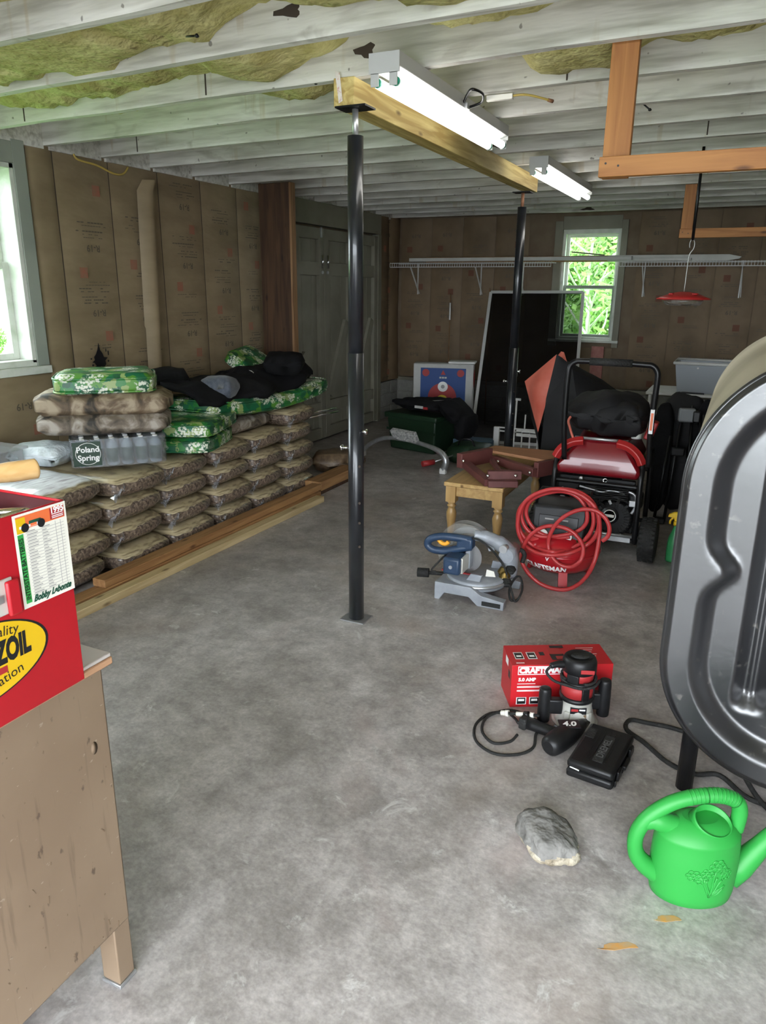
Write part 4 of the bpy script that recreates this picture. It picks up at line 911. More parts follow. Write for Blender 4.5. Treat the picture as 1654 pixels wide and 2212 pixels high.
# yellow oval decal and its lettering
oy, oz, ry_, rz_ = -.238, .126, .168, .074
mk = lambda q, x: [(x, oy+ry_*q*math.cos(2*PI*i/56), oz+rz_*q*math.sin(2*PI*i/56)) for i in range(56)]
MB().add(mk(1.0,.0006),[tuple(range(56))]).build('decal_border', M['inkblack'], t); MB().add(mk(.965,.0010),[tuple(range(56))]).build('decal', M['yellow'], t)
lettering('decal_lettering', 'PENNZOIL', .056, M['inkblack'], t, (.0016, -.110, .132), (0,1,0), (0,0,1), .003, .08, 'RIGHT', sx=.56)
lettering('decal_lettering', 'Quality', .026, M['inkblack'], t, (.0016, oy+.072, oz+.046), (0,1,-.16), (0,.16,1))
lettering('decal_lettering', 'Lubrication', .026, M['inkblack'], t, (.0016, oy+.050, oz-.044), (0,1,.18), (0,-.18,1))
MB().box(.0012,.0018,oy-.12,oy+.078,oz-.030,oz-.018).build('decal_bar', M['redprint'], t)
# schedule sticker
s0, s1, b0, b1 = -.112, .0005, .193, .364
def quad(y0, y1, z0, z1, x, m, nm): return MB().add([(x,y0,z0),(x,y1,z0),(x,y1,z1),(x,y0,z1)],[(0,1,2,3)]).build(nm, M[m], t)
quad(s0,s1,b0,b1,.0022,'cream','schedule_sticker')
fy = lambda u: lerp(s0,s1,u); fz = lambda v: lerp(b0,b1,v)
quad(fy(.05),fy(.96),fz(.835),fz(.975),.0026,'inkorange','sticker_banner'); quad(fy(.68),fy(.95),fz(.845),fz(.965),.0029,'redprint','sticker_year_box'); quad(fy(.05),fy(.22),fz(.80),fz(.96),.0028,'yellow','sticker_flash')
lettering('sticker_lettering', '1995', .015, M['white'], t, (.0032,fy(.82),fz(.938)), (0,1,0), (0,0,1), .0006)
for v in (.895,.873,.855): quad(fy(.71),fy(.93),fz(v),fz(v+.009),.0032,'white','sticker_line')
quad(fy(.05),fy(.155),fz(.05),fz(.79),.0028,'inkgreen','sticker_side_strip')
lettering('sticker_lettering', 'INTERSTATE BATTERIES', .0125, M['inkblack'], t, (.0032,fy(.103),fz(.42)), (0,0,1), (0,-1,0), .0003, sx=.86)
# the little racing car picture
quad(fy(.10),fy(.52),fz(.845),fz(.872),.0031,'white','picture_car'); quad(fy(.28),fy(.50),fz(.870),fz(.905),.0031,'darkgreenink','picture_car'); quad(fy(.30),fy(.42),fz(.848),fz(.875),.0033,'inkorange','picture_car')
for u in (.2,.5): MB().add([(.0035,fy(u)+.008*math.cos(2*PI*i/14),fz(.848)+.008*math.sin(2*PI*i/14)) for i in range(14)],[tuple(range(14))]).build('picture_wheel', M['inkblack'], t)
for k in range(21):
    v = .115+.70*k/21; quad(fy(.20),fy(.93),fz(v),fz(v+.004),.0028,'inkgrey','sticker_rule')
    quad(fy(.22),fy(.22+.10+.1*rs.random()),fz(v+.012),fz(v+.022),.0028,'inkgrey','sticker_line'); quad(fy(.50),fy(.58+.1*rs.random()),fz(v+.012),fz(v+.022),.0028,'inkgrey','sticker_line')
for u in (.76,.86): quad(fy(u),fy(u+.008),fz(.12),fz(.82),.0029,'inkgrey','sticker_rule')
lettering('sticker_signature', 'Bobby Labonte', .0165, M['darkgreenink'], t, (.0032,fy(.55),fz(.072)), (0,1,0), (0,0,1), .0008, .45, sx=.82)
# tools in the toolbox
t = thing('socket_set', 'heap of chrome sockets in the red toolbox tray', 'tools', (-1.21, .83, .862+.297))
rs = random.Random(4)
for k in range(10):
    x, y, zz = -.11+.045*(k % 5), -.05+.06*(k//5), .015+.026*((k*3) % 2); MB().tube([(x,y,zz),(x+.012,y+.045,zz+.004)], .0135, 12).build('socket', M['chrome'], t)
MB().cyl((-.02,.04,.035),(.08,.13,.037),.009,10).build('ratchet', M['chrome'], t)
t = thing('hammer_handle', 'pale wooden hammer handle lying across the toolbox rim', 'hammer', (-1.27, .93, 1.229+.021), 0)
pts = [(.028,.085,0),(.02,.065,0),(-.01,0,0),(-.06,-.12,0),(-.14,-.32,0)]
MB().tube(curve(pts,4), [.016]+[.0205]*6+[.019]*10, 16).build('handle', M['hammer'], t)
MB().cbox((-.147,-.337,0),(.04,.03,.036), Rz(.36)).build('head', M['galv'], t, .004)
# ================================================================== OIL TANK
t = thing('oil_tank', 'big upright black oil tank with pressed ring groove on its end', 'tank', (.305, 2.30, 0))
TR, ZL, ZH = .40, .515, 1.055
def obr(n=200):
    out = []; per = 2*(ZH-ZL)+2*PI*TR
    for i in range(n):
        s = per*i/n
        if s < PI*TR: a = s/TR; out.append(((0,ZH),(math.cos(a),math.sin(a))))
        elif s < PI*TR+(ZH-ZL): out.append(((0,ZH-(s-PI*TR)),(-1,0)))
        elif s < 2*PI*TR+(ZH-ZL): a = PI+(s-PI*TR-(ZH-ZL))/TR; out.append(((0,ZL),(math.cos(a),math.sin(a))))
        else: out.append(((0,ZL+(s-2*PI*TR-(ZH-ZL))),(1,0)))
    return out
def sst(a, b, x): x = max(0, min(1, (x-a)/(b-a))); return x*x*(3-2*x)
mb = MB(); B = obr(); nb = len(B); rings = 100; vs = []
for k in range(rings+1):
    s = 1-k/rings
    for (ax, az), (dx, dz) in B:
        x, z = ax+dx*TR*s, az+dz*TR*s; e = TR*(1-s)
        y = -.016*sst(0,.016,e)-.022*sst(.0,.35,e)
        g = .104+(.060*math.exp(-((z-.80)/.052)**2) if x < 0 else 0)
        y += .058*sst(g-.034,g+.034,e)
        ch = (1-sst(.010,.058,abs(x+.137)))*sst(.33,.40,z)*(1-sst(1.15,1.22,z))
        rib = (1-sst(.002,.012,abs(x+.137)))*ch
        y += .050*ch-.012*rib
        vs.append((x, y, z))
fs = [(k*nb+i, k*nb+(i+1) % nb, (k+1)*nb+(i+1) % nb, (k+1)*nb+i) for k in range(rings) for i in range(nb)]
mb.add(vs, fs, True).build('end_plate', M['tank'], t)
mb = MB(); rims = [(.0,.000),(.008,.002),(.008,.018),(.0,.020)]
vs = []
for (dr, y) in rims:
    for (ax, az), (dx, dz) in B: vs.append((ax+dx*(TR+dr), y, az+dz*(TR+dr)))
mb.add(vs, [(k*nb+(i+1) % nb, k*nb+i, (k+1)*nb+i, (k+1)*nb+(i+1) % nb) for k in range(3) for i in range(nb)], True).build('rim_seam', M['tank'], t)
mb = MB(); vs = []
for y in (.02,.9,1.75):
    for (ax, az), (dx, dz) in B: vs.append((ax+dx*(TR-.001), y, az+dz*(TR-.001)))
fs = [(k*nb+(i+1) % nb, k*nb+i, (k+1)*nb+i, (k+1)*nb+(i+1) % nb) for k in range(2) for i in range(nb)]+[tuple(2*nb+i for i in range(nb))]
mb.add(vs, fs, True).build('shell', M['tankshell'], t)
for (x, y) in ((-.282,.06),(.282,.06),(-.282,1.6),(.282,1.6)): MB().cyl((x,y,.001),(x,y,.42),.027,18).build('leg', M['black'], t)
# black cable on the floor behind the tank leg
o = MB().tube(curve([(.36,2.36,.008),(.22,2.38,.008),(.13,2.47,.008),(.05,2.44,.008),(-.04,2.47,.008),(-.13,2.56,.008),(-.20,2.62,.008),(-.195,2.69,.008),(-.13,2.70,.008),(.0,2.70,.008),(.25,2.62,.008),(.45,2.70,.008)],6), .0085, 8).build('power_cable', M['blackmatte']); tag(o, 'black cable looping on the floor around the tank leg', 'cable')
o = MB().tube(curve([(.45,2.2,.008),(.28,2.34,.010),(.20,2.44,.05),(.15,2.52,.10),(.12,2.60,.09)],6), .0085, 8).build('power_cable', M['blackmatte']); tag(o, 'black hose bending up under the tank', 'cable')
# ================================================================== WATERING CAN  (local x along its length)
t = thing('watering_can', 'bright green plastic watering can with embossed flowers', 'watering can', (.078, 1.89, .001), math.radians(25))
prof = [(.0,.0),(.086,.0),(.097,.008),(.101,.030),(.103,.060),(.104,.12),(.102,.17),(.099,.195),(.100,.200),(.097,.205),(.085,.222),(.060,.238),(.042,.246)]
MB().lathe(prof, (-.010,0,0), 48, 1.13, .78).build('body', M['canGreen'], t)
# tilted filler collar with an open mouth
cx, cz = .012, .245; Mx = Ry(.25)@Rx(.55)
MB().lathe([(.054,-.03),(.051,.0),(.052,.010),(.048,.010),(.046,-.02),(.0,-.03)], (cx,-.020,cz-.002), 32, 1.05, .85, Mx).build('filler_mouth', M['canGreen'], t)
hp = curve([(.090,0,.205),(.094,0,.262),(.078,0,.296),(.030,0,.312),(-.035,0,.306),(-.095,0,.285),(-.150,0,.240),(-.176,0,.185),(-.172,0,.130),(-.146,0,.090),(-.100,0,.055)], 6)
n = len(hp); MB().tube(hp, [.0205 if i < n*.75 else .0205+.010*(i/n-.75)*4 for i in range(n)], 14).build('handle', M['canGreen'], t)
mb = MB()
for k in range(16):
    q = hp[12+int(k*.9)]; d = (hp[13+int(k*.9)]-hp[11+int(k*.9)]).normalized(); mb.tube([q-d*.0016,q+d*.0016], .0212, 14)
mb.build('grip_ribs', M['canGreen'], t)
MB().tube(curve([(-.168,0,.214),(-.135,0,.232),(-.095,0,.222),(-.05,0,.206)],5), [.010,.016,.020,.022,.024,.026,.028]+[.029]*9, 12).build('handle_bridge', M['canGreen'], t)
MB().tube([(.088,0,.055),(.12,0,.085),(.17,0,.155),(.235,0,.25)], [.040,.036,.026,.016], 18).build('spout', M['canGreen'], t)
MB().lathe([(.014,0),(.034,.03),(.036,.036),(.0,.042)], (.232,0,.246), 20, m=Ry(.62)).build('rose', M['canGreen'], t)
mb = MB()
def onbody(u, z):
    r = next((lerp(prof[i][0],prof[i+1][0],(z-prof[i][1])/max(1e-6,prof[i+1][1]-prof[i][1])) for i in range(3,len(prof)-1) if prof[i][1] <= z <= prof[i+1][1]), .1)
    a = -PI/2+u; return Vector((-.010+r*1.13*math.cos(a)*1.004, r*.78*math.sin(a)*1.008, z))
def stroke(uz, r=.0026): mb.tube([onbody(u,z) for u, z in uz], r, 6)
st0 = (.12,.052)
for (u, z) in ((-.10,.115),(.02,.108),(.22,.135),(.40,.105),(.50,.085)): stroke([(lerp(st0[0],u,k/6)+.02*math.sin(k), lerp(st0[1],z,k/6)) for k in range(7)])
for (u, z, r) in ((-.28,.118,.014),(-.10,.108,.012),(.24,.150,.016),(.02,.128,.012),(.50,.120,.013),(.38,.138,.010)):
    for k in range(6):
        a = k*PI/3; cu, cz_ = u+r*.8*math.cos(a)/.1, z+r*.8*math.sin(a)
        stroke([(cu+r*.42*math.cos(2*PI*i/8)/.1, cz_+r*.42*math.sin(2*PI*i/8)) for i in range(9)], .0020)
    stroke([(u+r*.3*math.cos(2*PI*i/8)/.1, z+r*.3*math.sin(2*PI*i/8)) for i in range(9)], .0022)
for (u, z, du, dz) in ((.16,.06,.10,.055),(.18,.056,.28,.022),(.10,.06,-.14,.05)):
    stroke([(u+du*k/6, z+dz*k/6+.007*math.sin(PI*k/6)) for k in range(7)]); stroke([(u+du*k/6, z+dz*k/6-.007*math.sin(PI*k/6)) for k in range(7)])
mb.build('embossed_flowers', M['canGreen'], t)
# ================================================================== ROCK
t = thing('rock', 'grey fieldstone with a paler broken lower edge on the open floor', 'rock', (-.315, 1.865, 0), math.radians(25))
def rockmesh(top):
    mb = MB(); vs = []; nu, nv = 40, 20
    for j in range(nv+1):
        ph = PI*j/nv
        for i in range(nu):
            th = 2*PI*i/nu; d = Vector((math.cos(th)*math.sin(ph), math.sin(th)*math.sin(ph), math.cos(ph)))
            k = max(abs(d.x+.25*d.y), abs(d.y), abs(d.z))**-.55
            q = Vector((d.x*.082*(1+.18*d.y), d.y*.078*(1-.12*d.x), d.z*.048))*k
            q += d*(.010*mnoise.noise(d*2.1+Vector((4,2,1)))+.006*mnoise.noise(d*5.3)+.003*mnoise.noise(d*13))
            q.z = max(q.z+.047, .0); q.z *= (1-.55*max(0, q.x)/.1)*(1+.15*max(0,q.y)/.08); vs.append(q)
    fs = [(j*nu+i, (j+1)*nu+i, (j+1)*nu+(i+1) % nu, j*nu+(i+1) % nu) for j in range(nv) for i in range(nu)]
    sel = []
    for f in fs:
        c = sum((vs[k] for k in f), Vector())/4; hi = c.z > .040-.10*min(0,c.y)*-.3+.012*mnoise.noise(c*40)
        if (c.y > -.02 and c.z > .03) : hi = True
        if hi == top: sel.append(f)
    return mb.add(vs, sel, True)
rockmesh(True).build('weathered_top', M['rock'], t); rockmesh(False).build('broken_face', M['rockpale'], t)
# ================================================================== RED CARTON
t = thing('carton', 'red cardboard tool carton with white lettering on the floor', 'carton', (-.645, 2.587, .001), math.radians(28))
bw, bd, bh = .405, .172, .186
MB().box(0,bw,0,bd,0,bh).build('box', M['boxred'], t, .0015)
F = lambda u, v: (u*bw, -.0012, v*bh); Tp = lambda u, v: (u*bw, v*bd, bh+.0012)
def fq(u0,u1,v0,v1,m,nm='print',top=False,off=0.0):
    f = Tp if top else F; p = [list(f(u0,v0)),list(f(u1,v0)),list(f(u1,v1)),list(f(u0,v1))]
    for q in p: q[2 if top else 1] += off if top else -off
    return MB().add(p,[(0,1,2,3)]).build(nm, M[m], t)
fq(.06,.545,.775,.975,'white','logo_frame'); fq(.067,.538,.795,.955,'boxred','logo_field',off=.0004)
lettering('logo_lettering', 'CRAFTSMAN', .033, M['white'], t, (bw*.302,-.0022,bh*.875), (1,0,0), (0,0,1), .0022, sx=.98)
lettering('carton_lettering', '5.0 AMP', .020, M['white'], t, (bw*.155,-.0016,bh*.66), (1,0,0), (0,0,1), .001)
for v, u1 in ((.555,.24),(.49,.30),(.47,.28),(.40,.34),(.38,.36)): fq(.06,u1,v,v+.014,'white','fine_print')
for u in (.06,.19): fq(u,u+.10,.07,.24,'white','icon'); fq(u+.008,u+.092,.08,.23,'inkblack','icon_field',off=.0004); fq(u+.02,u+.08,.15,.20,'white','icon_mark',off=.0008)
for u in (.06,.19): fq(u,u+.09,.28,.62,'white','icon',True); fq(u+.007,u+.083,.31,.59,'inkblack','icon_field',True,.0004); fq(u+.02,u+.07,.38,.46,'white','icon_mark',True,.0008)
fq(.05,.13,.08,.12,'white','fine_print',True)
# small picture of the sander on the carton top
fq(.32,.37,.45,.62,'inkblack','picture',True); fq(.42,.56,.22,.52,'inkblack','picture',True,.0004); fq(.43,.55,.50,.84,'redplastic','picture',True,.0006); fq(.46,.60,.80,.93,'inkblack','picture',True,.0008); fq(.47,.55,.25,.40,'redplastic','picture',True,.0010)
for k in range(5): fq(.72,.90-.02*(k % 3),.78-.1*k,.80-.1*k,'white','fine_print',True)
fq(.03,.10,-.0,.02,'white','fine_print') if False else None
MB().add([(-.0012,bd*.30,bh*.60),(-.0012,bd*.12,bh*.60),(-.0012,bd*.12,bh*.78),(-.0012,bd*.30,bh*.78)],[(0,1,2,3)]).build('icon', M['inkblack'], t)
MB().add([(-.0012,bd*.62,bh*.80),(-.0012,bd*.35,bh*.80),(-.0012,bd*.35,bh*.97),(-.0012,bd*.62,bh*.97)],[(0,1,2,3)]).build('icon', M['white'], t)
# ================================================================== ROUTER
t = thing('router_tool', 'red and black plunge router with silver base in front of the carton', 'router', (-.392, 2.605, 0), math.radians(20))
MB().lathe([(.086,.002),(.088,.010),(.076,.014)], (0,0,0), 32).build('sole_plate', M['silver'], t)
MB().lathe([(.082,.010),(.074,.022),(.066,.050),(.060,.075),(.060,.100),(.064,.104)], (0,0,0), 32).build('base_casting', M['silver'], t)
for a in (-2.2,-.9,.7,2.2): MB().cbox((.062*math.cos(a),.062*math.sin(a),.04),(.022,.022,.056), Rz(a)).build('base_rib', M['silver'], t, .003)
MB().cbox((.0,-.0575,.078),(.060,.006,.026)).build('name_plate', M['inkblack'], t); MB().cbox((-.014,-.0609,.081),(.026,.001,.010)).build('name_plate_mark', M['redprint'], t); MB().cbox((.014,-.0609,.083),(.022,.001,.006)).build('name_plate_mark', M['white'], t)
MB().cbox((.004,-.0555,.045),(.054,.010,.034)).build('base_window', M['kraftbag'], t, .003)
MB().lathe([(.064,.104),(.066,.110),(.066,.118),(.060,.122)], (0,0,0), 32).build('clamp_ring', M['blackplastic'], t)
MB().lathe([(.059,.121),(.060,.150),(.056,.172)], (0,0,0), 32).build('motor_sleeve', M['redprint'], t)
for a in (-1.2,-.15,1.2,2.6): MB().cbox((.054*math.cos(a),.054*math.sin(a),.145),(.02,.030,.052), Rz(a)).build('sleeve_rib', M['blackplastic'], t, .003)
MB().lathe([(.056,.170),(.067,.176),(.068,.186),(.058,.192)], (0,0,0), 32).build('motor_flange', M['blackplastic'], t)
MB().lathe([(.056,.190),(.057,.214),(.054,.222)], (0,0,0), 32).build('motor_band', M['redprint'], t)
for a in (-2.1,.3,1.5): MB().cbox((.052*math.cos(a),.052*math.sin(a),.206),(.02,.046,.034), Rz(a)).build('band_rib', M['blackplastic'], t, .003)
MB().lathe([(.060,.221),(.065,.226),(.064,.262),(.058,.276),(.050,.281),(.047,.277),(.0,.276)], (0,0,0), 36).build('motor_cap', M['blackplastic'], t)
MB().lathe([(.038,.277),(.036,.281),(.0,.282)], (0,0,0), 24, .9, .6).build('cap_badge', M['blackmatte'], t); MB().cbox((.02,-.0645,.245),(.050,.004,.016)).build('cap_stripe', M['redprint'], t, .001)
MB().tube(curve([(-.055,-.01,.245),(-.085,-.02,.250),(-.112,-.03,.246)],4), [.016,.0155,.015,.015,.013,.0125,.012,.012,.010], 10).build('cord_boot', M['blackplastic'], t)
for a0 in (1.0,1.9): MB().tube([(.064*math.cos(a0+i*.2),.064*math.sin(a0+i*.2)-.004,.196-.004*math.sin(i*.5)) for i in range(-12,10)], .0055, 8).build('wrapped_cord', M['blackmatte'], t)
MB().tube(curve([(-.11,-.03,.246),(-.125,-.03,.22),(-.10,-.045,.195),(-.06,-.058,.187),(0,-.072,.18),(.05,-.058,.184),(.075,-.02,.19)],5), .0055, 8).build('wrapped_cord', M['blackmatte'], t)
def rgrip(x, y, z0, z1, rz):
    MB().tube(curve([(x,y,z0),(x,y,z0+.012),(x,y,(z0+z1)/2),(x,y,z1-.012),(x,y,z1)],4), [.010,.018,.022,.024,.024,.0245,.025,.025,.025,.025,.024,.024,.023,.022,.020,.016,.010], 16).build('grip', M['blackplastic'], t)
rgrip(-.122,-.02,.006,.150,0); MB().cbox((-.082,-.02,.075),(.055,.034,.06)).build('grip_arm', M['blackplastic'], t, .006)
rgrip(.108,.02,.02,.175,0); MB().cbox((.080,.02,.085),(.05,.034,.07)).build('grip_arm', M['blackplastic'], t, .006)
# ================================================================== DRILL AND CORD
t = thing('corded_drill', 'black corded drill lying on the floor with coiled cord', 'drill', (-.40, 2.41, 0))
A = Vector((-.425,2.335,.042)); Bv = Vector((-.345,2.565,.030)); Q = lambda p: Vector(p)-Vector((-.40,2.41,0))
ax_ = [A.lerp(Bv, k/8) for k in range(9)]
MB().tube([Q(A+(A-Bv).normalized()*.018)]+[Q(p) for p in ax_], [.022,.038,.042,.043,.042,.040,.036,.030,.023,.017], 20).build('motor_housing', M['blackplastic'], t)
MB().cyl(Q(Bv), Q(Bv+(Bv-A).normalized()*.035), .016, 16, .012).build('chuck', M['blackmatte'], t)
hd = Vector((-1,.22,0)).normalized(); h0 = A.lerp(Bv,.45); 
MB().tube([Q(h0+Vector((0,0,-.008))), Q(h0+hd*.06+Vector((0,0,-.012))), Q(h0+hd*.13+Vector((0,0,-.013))), Q(h0+hd*.17+Vector((0,0,-.012)))], [.024,.0225,.0225,.026], 16).build('pistol_grip', M['blackplastic'], t)
MB().cbox(Q(h0+hd*.168+Vector((0,0,-.010))),(.030,.058,.046), Rz(-.22)).build('grip_foot', M['blackmatte'], t, .006)
MB().cbox(Q(h0+hd*.058+Vector((.012,.028,-.010))),(.030,.016,.016), Rz(-.22)).build('trigger', M['chrome'], t, .003)
lettering('drill_lettering', '4.0', .040, M['white'], t, Q(A.lerp(Bv,.50)+Vector((0,-.004,.0435))), (.90,.42,0), (-.42,.90,0), .0015, .2)
MB().cbox(Q(A.lerp(Bv,.50)+Vector((0,0,.040))),(.075,.052,.004), Rz(.42)).build('rating_plate', M['inkblack'], t)
cp = [(-.575,2.455,.024),(-.60,2.50,.012),(-.64,2.53,.007),(-.70,2.50,.006),(-.725,2.40,.006),(-.69,2.30,.006),(-.61,2.255,.006),(-.53,2.285,.006),(-.49,2.35,.006),(-.50,2.43,.010),(-.50,2.50,.012),(-.56,2.545,.010),(-.64,2.555,.007),(-.70,2.47,.008),(-.69,2.37,.009),(-.63,2.31,.010),(-.575,2.34,.012),(-.56,2.39,.016)]
MB().tube(curve([Q(p) for p in cp],6), .0055, 8).build('cord', M['blackmatte'], t)
w0, w1 = Vector((-.675,2.50,.018)), Vector((-.505,2.49,.056))
MB().tube([Q(w0),Q(w1)], .006, 8).build('chuck_key_strap', M['blackmatte'], t)
for a, b_, r in ((.12,.30,.010),(.22,.30,.013),(.48,.66,.009),(.80,.88,.0105)): MB().tube([Q(w0.lerp(w1,a)),Q(w0.lerp(w1,b_))], r, 8).build('key_holder', M['cream'], t)
MB().tube([Q(w0.lerp(w1,.66)),Q(w0.lerp(w1,.76))], .014, 8).build('key_block', M['blackplastic'], t)
# ================================================================== TOOL CASE
t = thing('tool_case', 'black moulded plastic tool case lying flat on the floor', 'tool case', (-.255, 2.375, .001), math.radians(-7))
MB().box(-.080,.080,-.140,.135,0,.032).build('tray', M['blackplastic'], t, .010)
MB().box(-.080,.080,-.140,.135,.0335,.066).build('lid', M['blackplastic'], t, .012)
for x in (-.028,-.012,.004,.020,.036): MB().box(x-.0012,x+.0012,-.095,.095,.066,.0675).build('lid_rib', M['blackplastic'], t)
MB().box(-.005,.030,-.10,.075,.066,.0685).build('name_panel', M['blackmatte'], t, .001)
lettering('embossed_lettering', 'DREMEL', .034, mat('embossed_dark', (.10,.10,.105), .5), t, (.0125,-.012,.0692), (0,1,0), (-1,0,0), .0006)
MB().box(-.072,-.040,.03,.095,.066,.0675).build('lid_recess', M['blackmatte'], t, .001)
for y in (-.08,.07): MB().box(.081,.090,y-.02,y+.02,.016,.052).build('latch', M['blackplastic'], t, .003)
MB().box(.081,.096,-.035,.03,.022,.038).build('carry_handle', M['blackplastic'], t, .004)
for k in range(6): MB().box(.0805,.086,-.12+k*.045,-.105+k*.045,.005,.028).build('side_rib', M['blackplastic'], t, .002)
MB().cbox((-.05,-.1405,.040),(.032,.002,.004), Ry(.12)).build('sticker', M['white'], t)
# floor stains of orange paint
for (x, y, a, l) in ((-.084,1.606,.55,.05),(.023,1.754,.5,.035)):
    pts = [(x+l*math.cos(2*PI*i/14)*math.cos(a)*(1+.3*math.sin(5*i))-.011*math.sin(2*PI*i/14)*math.sin(a), y+l*math.cos(2*PI*i/14)*math.sin(a)+.011*math.sin(2*PI*i/14)*math.cos(a)) for i in range(14)]
    o = MB().prism(pts,'z',.0004,.0010).build('floor_stain', mat('orange_paint_smear',(.55,.27,.07),.7,c2=(.42,.30,.17),sc=40)); o.parent = bpy.data.objects['floor']
# ================================================================== MITRE SAW
bs = Vector((-1.17, 3.60, 0)); t = thing('mitre_saw', 'grey and navy mitre saw with clear guard on the floor', 'mitre saw', bs)
def wbld(mb, name, m, bevel=0): return mb.build(name, M[m], t, bevel, loc=-bs)
# arched base rails front and back, with slotted feet
prof = [(-1.318,0),(-1.29,0),(-1.262,.042),(-1.125,.042),(-1.075,.0),(-.935,.0),(-.932,.045),(-1.06,.062),(-1.115,.098),(-1.318,.098)]
wbld(MB().prism(prof,'y',3.475,3.53), 'base_rail', 'alu', .003); wbld(MB().prism(prof,'y',3.80,3.845), 'base_rail', 'alu', .003)
wbld(MB().box(-1.05,-.95,3.468,3.476,.012,.034), 'foot_slot', 'blackmatte')
wbld(MB().box(-1.32,-1.10,3.53,3.80,.055,.095), 'base_deck', 'alu', .004)
wbld(MB().lathe([(.0,.060),(.155,.060),(.165,.070),(.165,.108),(.155,.114),(.0,.114)], (-1.14,3.66,0), 40), 'turntable', 'alu')
wbld(MB().lathe([(.166,.080),(.172,.082),(.172,.096),(.166,.098)], (-1.14,3.66,0), 40), 'scale_ring', 'galv')
wbld(MB().prism([(-1.17,.099),(-1.09,.099),(-1.075,.15),(-1.14,.15)],'y',3.535,3.552), 'fence', 'alu', .003); wbld(MB().prism([(-1.10,.099),(-.985,.08),(-.96,.15),(-1.09,.155)],'y',3.77,3.79), 'fence', 'alu', .003)
wbld(MB().cyl((-1.31,3.62,.092),(-1.41,3.595,.090),.011,12), 'mitre_lever', 'blackmatte'); wbld(MB().cyl((-1.40,3.597,.090),(-1.462,3.583,.088),.026,16), 'mitre_knob', 'blackmatte')
wbld(MB().box(-1.33,-1.10,3.605,3.625,.114,.120), 'kerf_insert', 'redprint', .001)
# swing arm
arm = curve([(-.985,3.74,.10),(-.985,3.73,.22),(-1.03,3.70,.285),(-1.10,3.66,.325),(-1.16,3.64,.335)],6)
wbld(MB().tube(arm, [.046]*8+[.042]*6+[.036]*6+[.03]*5, 14), 'swing_arm', 'alu')
wbld(MB().cyl((-.985,3.66,.235),(-.985,3.80,.235),.040,20), 'pivot', 'alu'); wbld(MB().cyl((-1.0,3.645,.275),(-1.0,3.70,.275),.022,14), 'pivot_boss', 'galv')
# blade and upper guard
wbld(MB().cyl((-1.20,3.648,.20),(-1.20,3.652,.20),.085,48), 'blade', 'blade')
gd = [(-1.19+.142*math.cos(a), .225+.142*math.sin(a)) for a in [PI*(.06+.88*i/24) for i in range(25)]]; gi = [(-1.19+.108*math.cos(a), .225+.108*math.sin(a)) for a in [PI*(.94-.88*i/10) for i in range(11)]]
wbld(MB().prism(gd+gi,'y',3.665,3.70), 'upper_guard', 'alu', .003)
lg = [(-1.215+.155*math.cos(a), .235+.155*math.sin(a)) for a in [PI*(.25+1.0*i/30) for i in range(31)]]
wbld(MB().prism(lg+[(-1.215,.235)],'y',3.638,3.644), 'clear_guard', 'lens'); wbld(MB().prism(lg+[(-1.215,.235)],'y',3.706,3.712), 'clear_guard', 'lens')
# motor
wbld(MB().box(-1.275,-1.18,3.47,3.60,.150,.245), 'motor', 'navy', .014); wbld(MB().cyl((-1.228,3.462,.197),(-1.228,3.470,.197),.010,12), 'brush_cap', 'alu')
wbld(MB().box(-1.195,-1.165,3.60,3.66,.15,.275), 'gear_case', 'alu', .006); wbld(MB().box(-1.187,-1.172,3.50,3.60,.155,.24), 'motor_vent', 'silver', .003)
# handle: a navy D-loop with an amber trigger
hl = [Vector(p) for p in ((-1.16,3.60,.315),(-1.24,3.59,.322),(-1.33,3.585,.318),(-1.39,3.58,.296),(-1.405,3.58,.262),(-1.37,3.58,.238),(-1.30,3.585,.240),(-1.23,3.59,.262),(-1.16,3.60,.280))]
wbld(MB().tube(curve(hl,5), .021, 14), 'handle', 'navy'); wbld(MB().box(-1.24,-1.15,3.575,3.64,.265,.330), 'handle_root', 'navy', .012)
wbld(MB().tube(curve([(-1.345,3.585,.298),(-1.325,3.582,.283),(-1.30,3.582,.281),(-1.285,3.585,.296)],4), .0115, 10), 'trigger', 'amber')
wbld(MB().tube(curve([(-1.285,3.59,.235),(-1.33,3.57,.18),(-1.37,3.56,.125),(-1.345,3.565,.118)],5), .0055, 8), 'linkage', 'blackmatte')
wbld(MB().tube(curve([(-1.17,3.60,.325),(-1.12,3.60,.325),(-1.05,3.62,.27),(-.99,3.65,.18),(-.96,3.64,.11),(-.925,3.60,.06),(-.90,3.58,.02),(-.88,3.60,.05),(-.885,3.66,.08),(-.91,3.69,.12),(-.94,3.70,.10),(-.95,3.64,.06),(-.93,3.60,.015),(-.895,3.62,.02),(-.89,3.68,.05)],6), .0058, 8), 'power_cord', 'blackmatte')
for k, (x, y, z) in enumerate(((-.985,3.66,.12),(-.97,3.64,.095),(-1.0,3.68,.14),(-.965,3.69,.15))): wbld(MB().pillow((x,y,z),(.06,.05,.05),5,.8), 'clamp_part', 'blackmatte' if k % 2 else 'brass')
wbld(MB().tube(curve([(-.97,3.80,.22),(-.945,3.82,.225),(-.925,3.82,.20),(-.93,3.80,.16)],5), .013, 10), 'carry_handle', 'blackmatte')
wbld(MB().prism([(-1.075,.125),(-1.02,.13),(-1.03,.16),(-1.07,.165)],'y',3.60,3.606), 'pointer', 'cream')
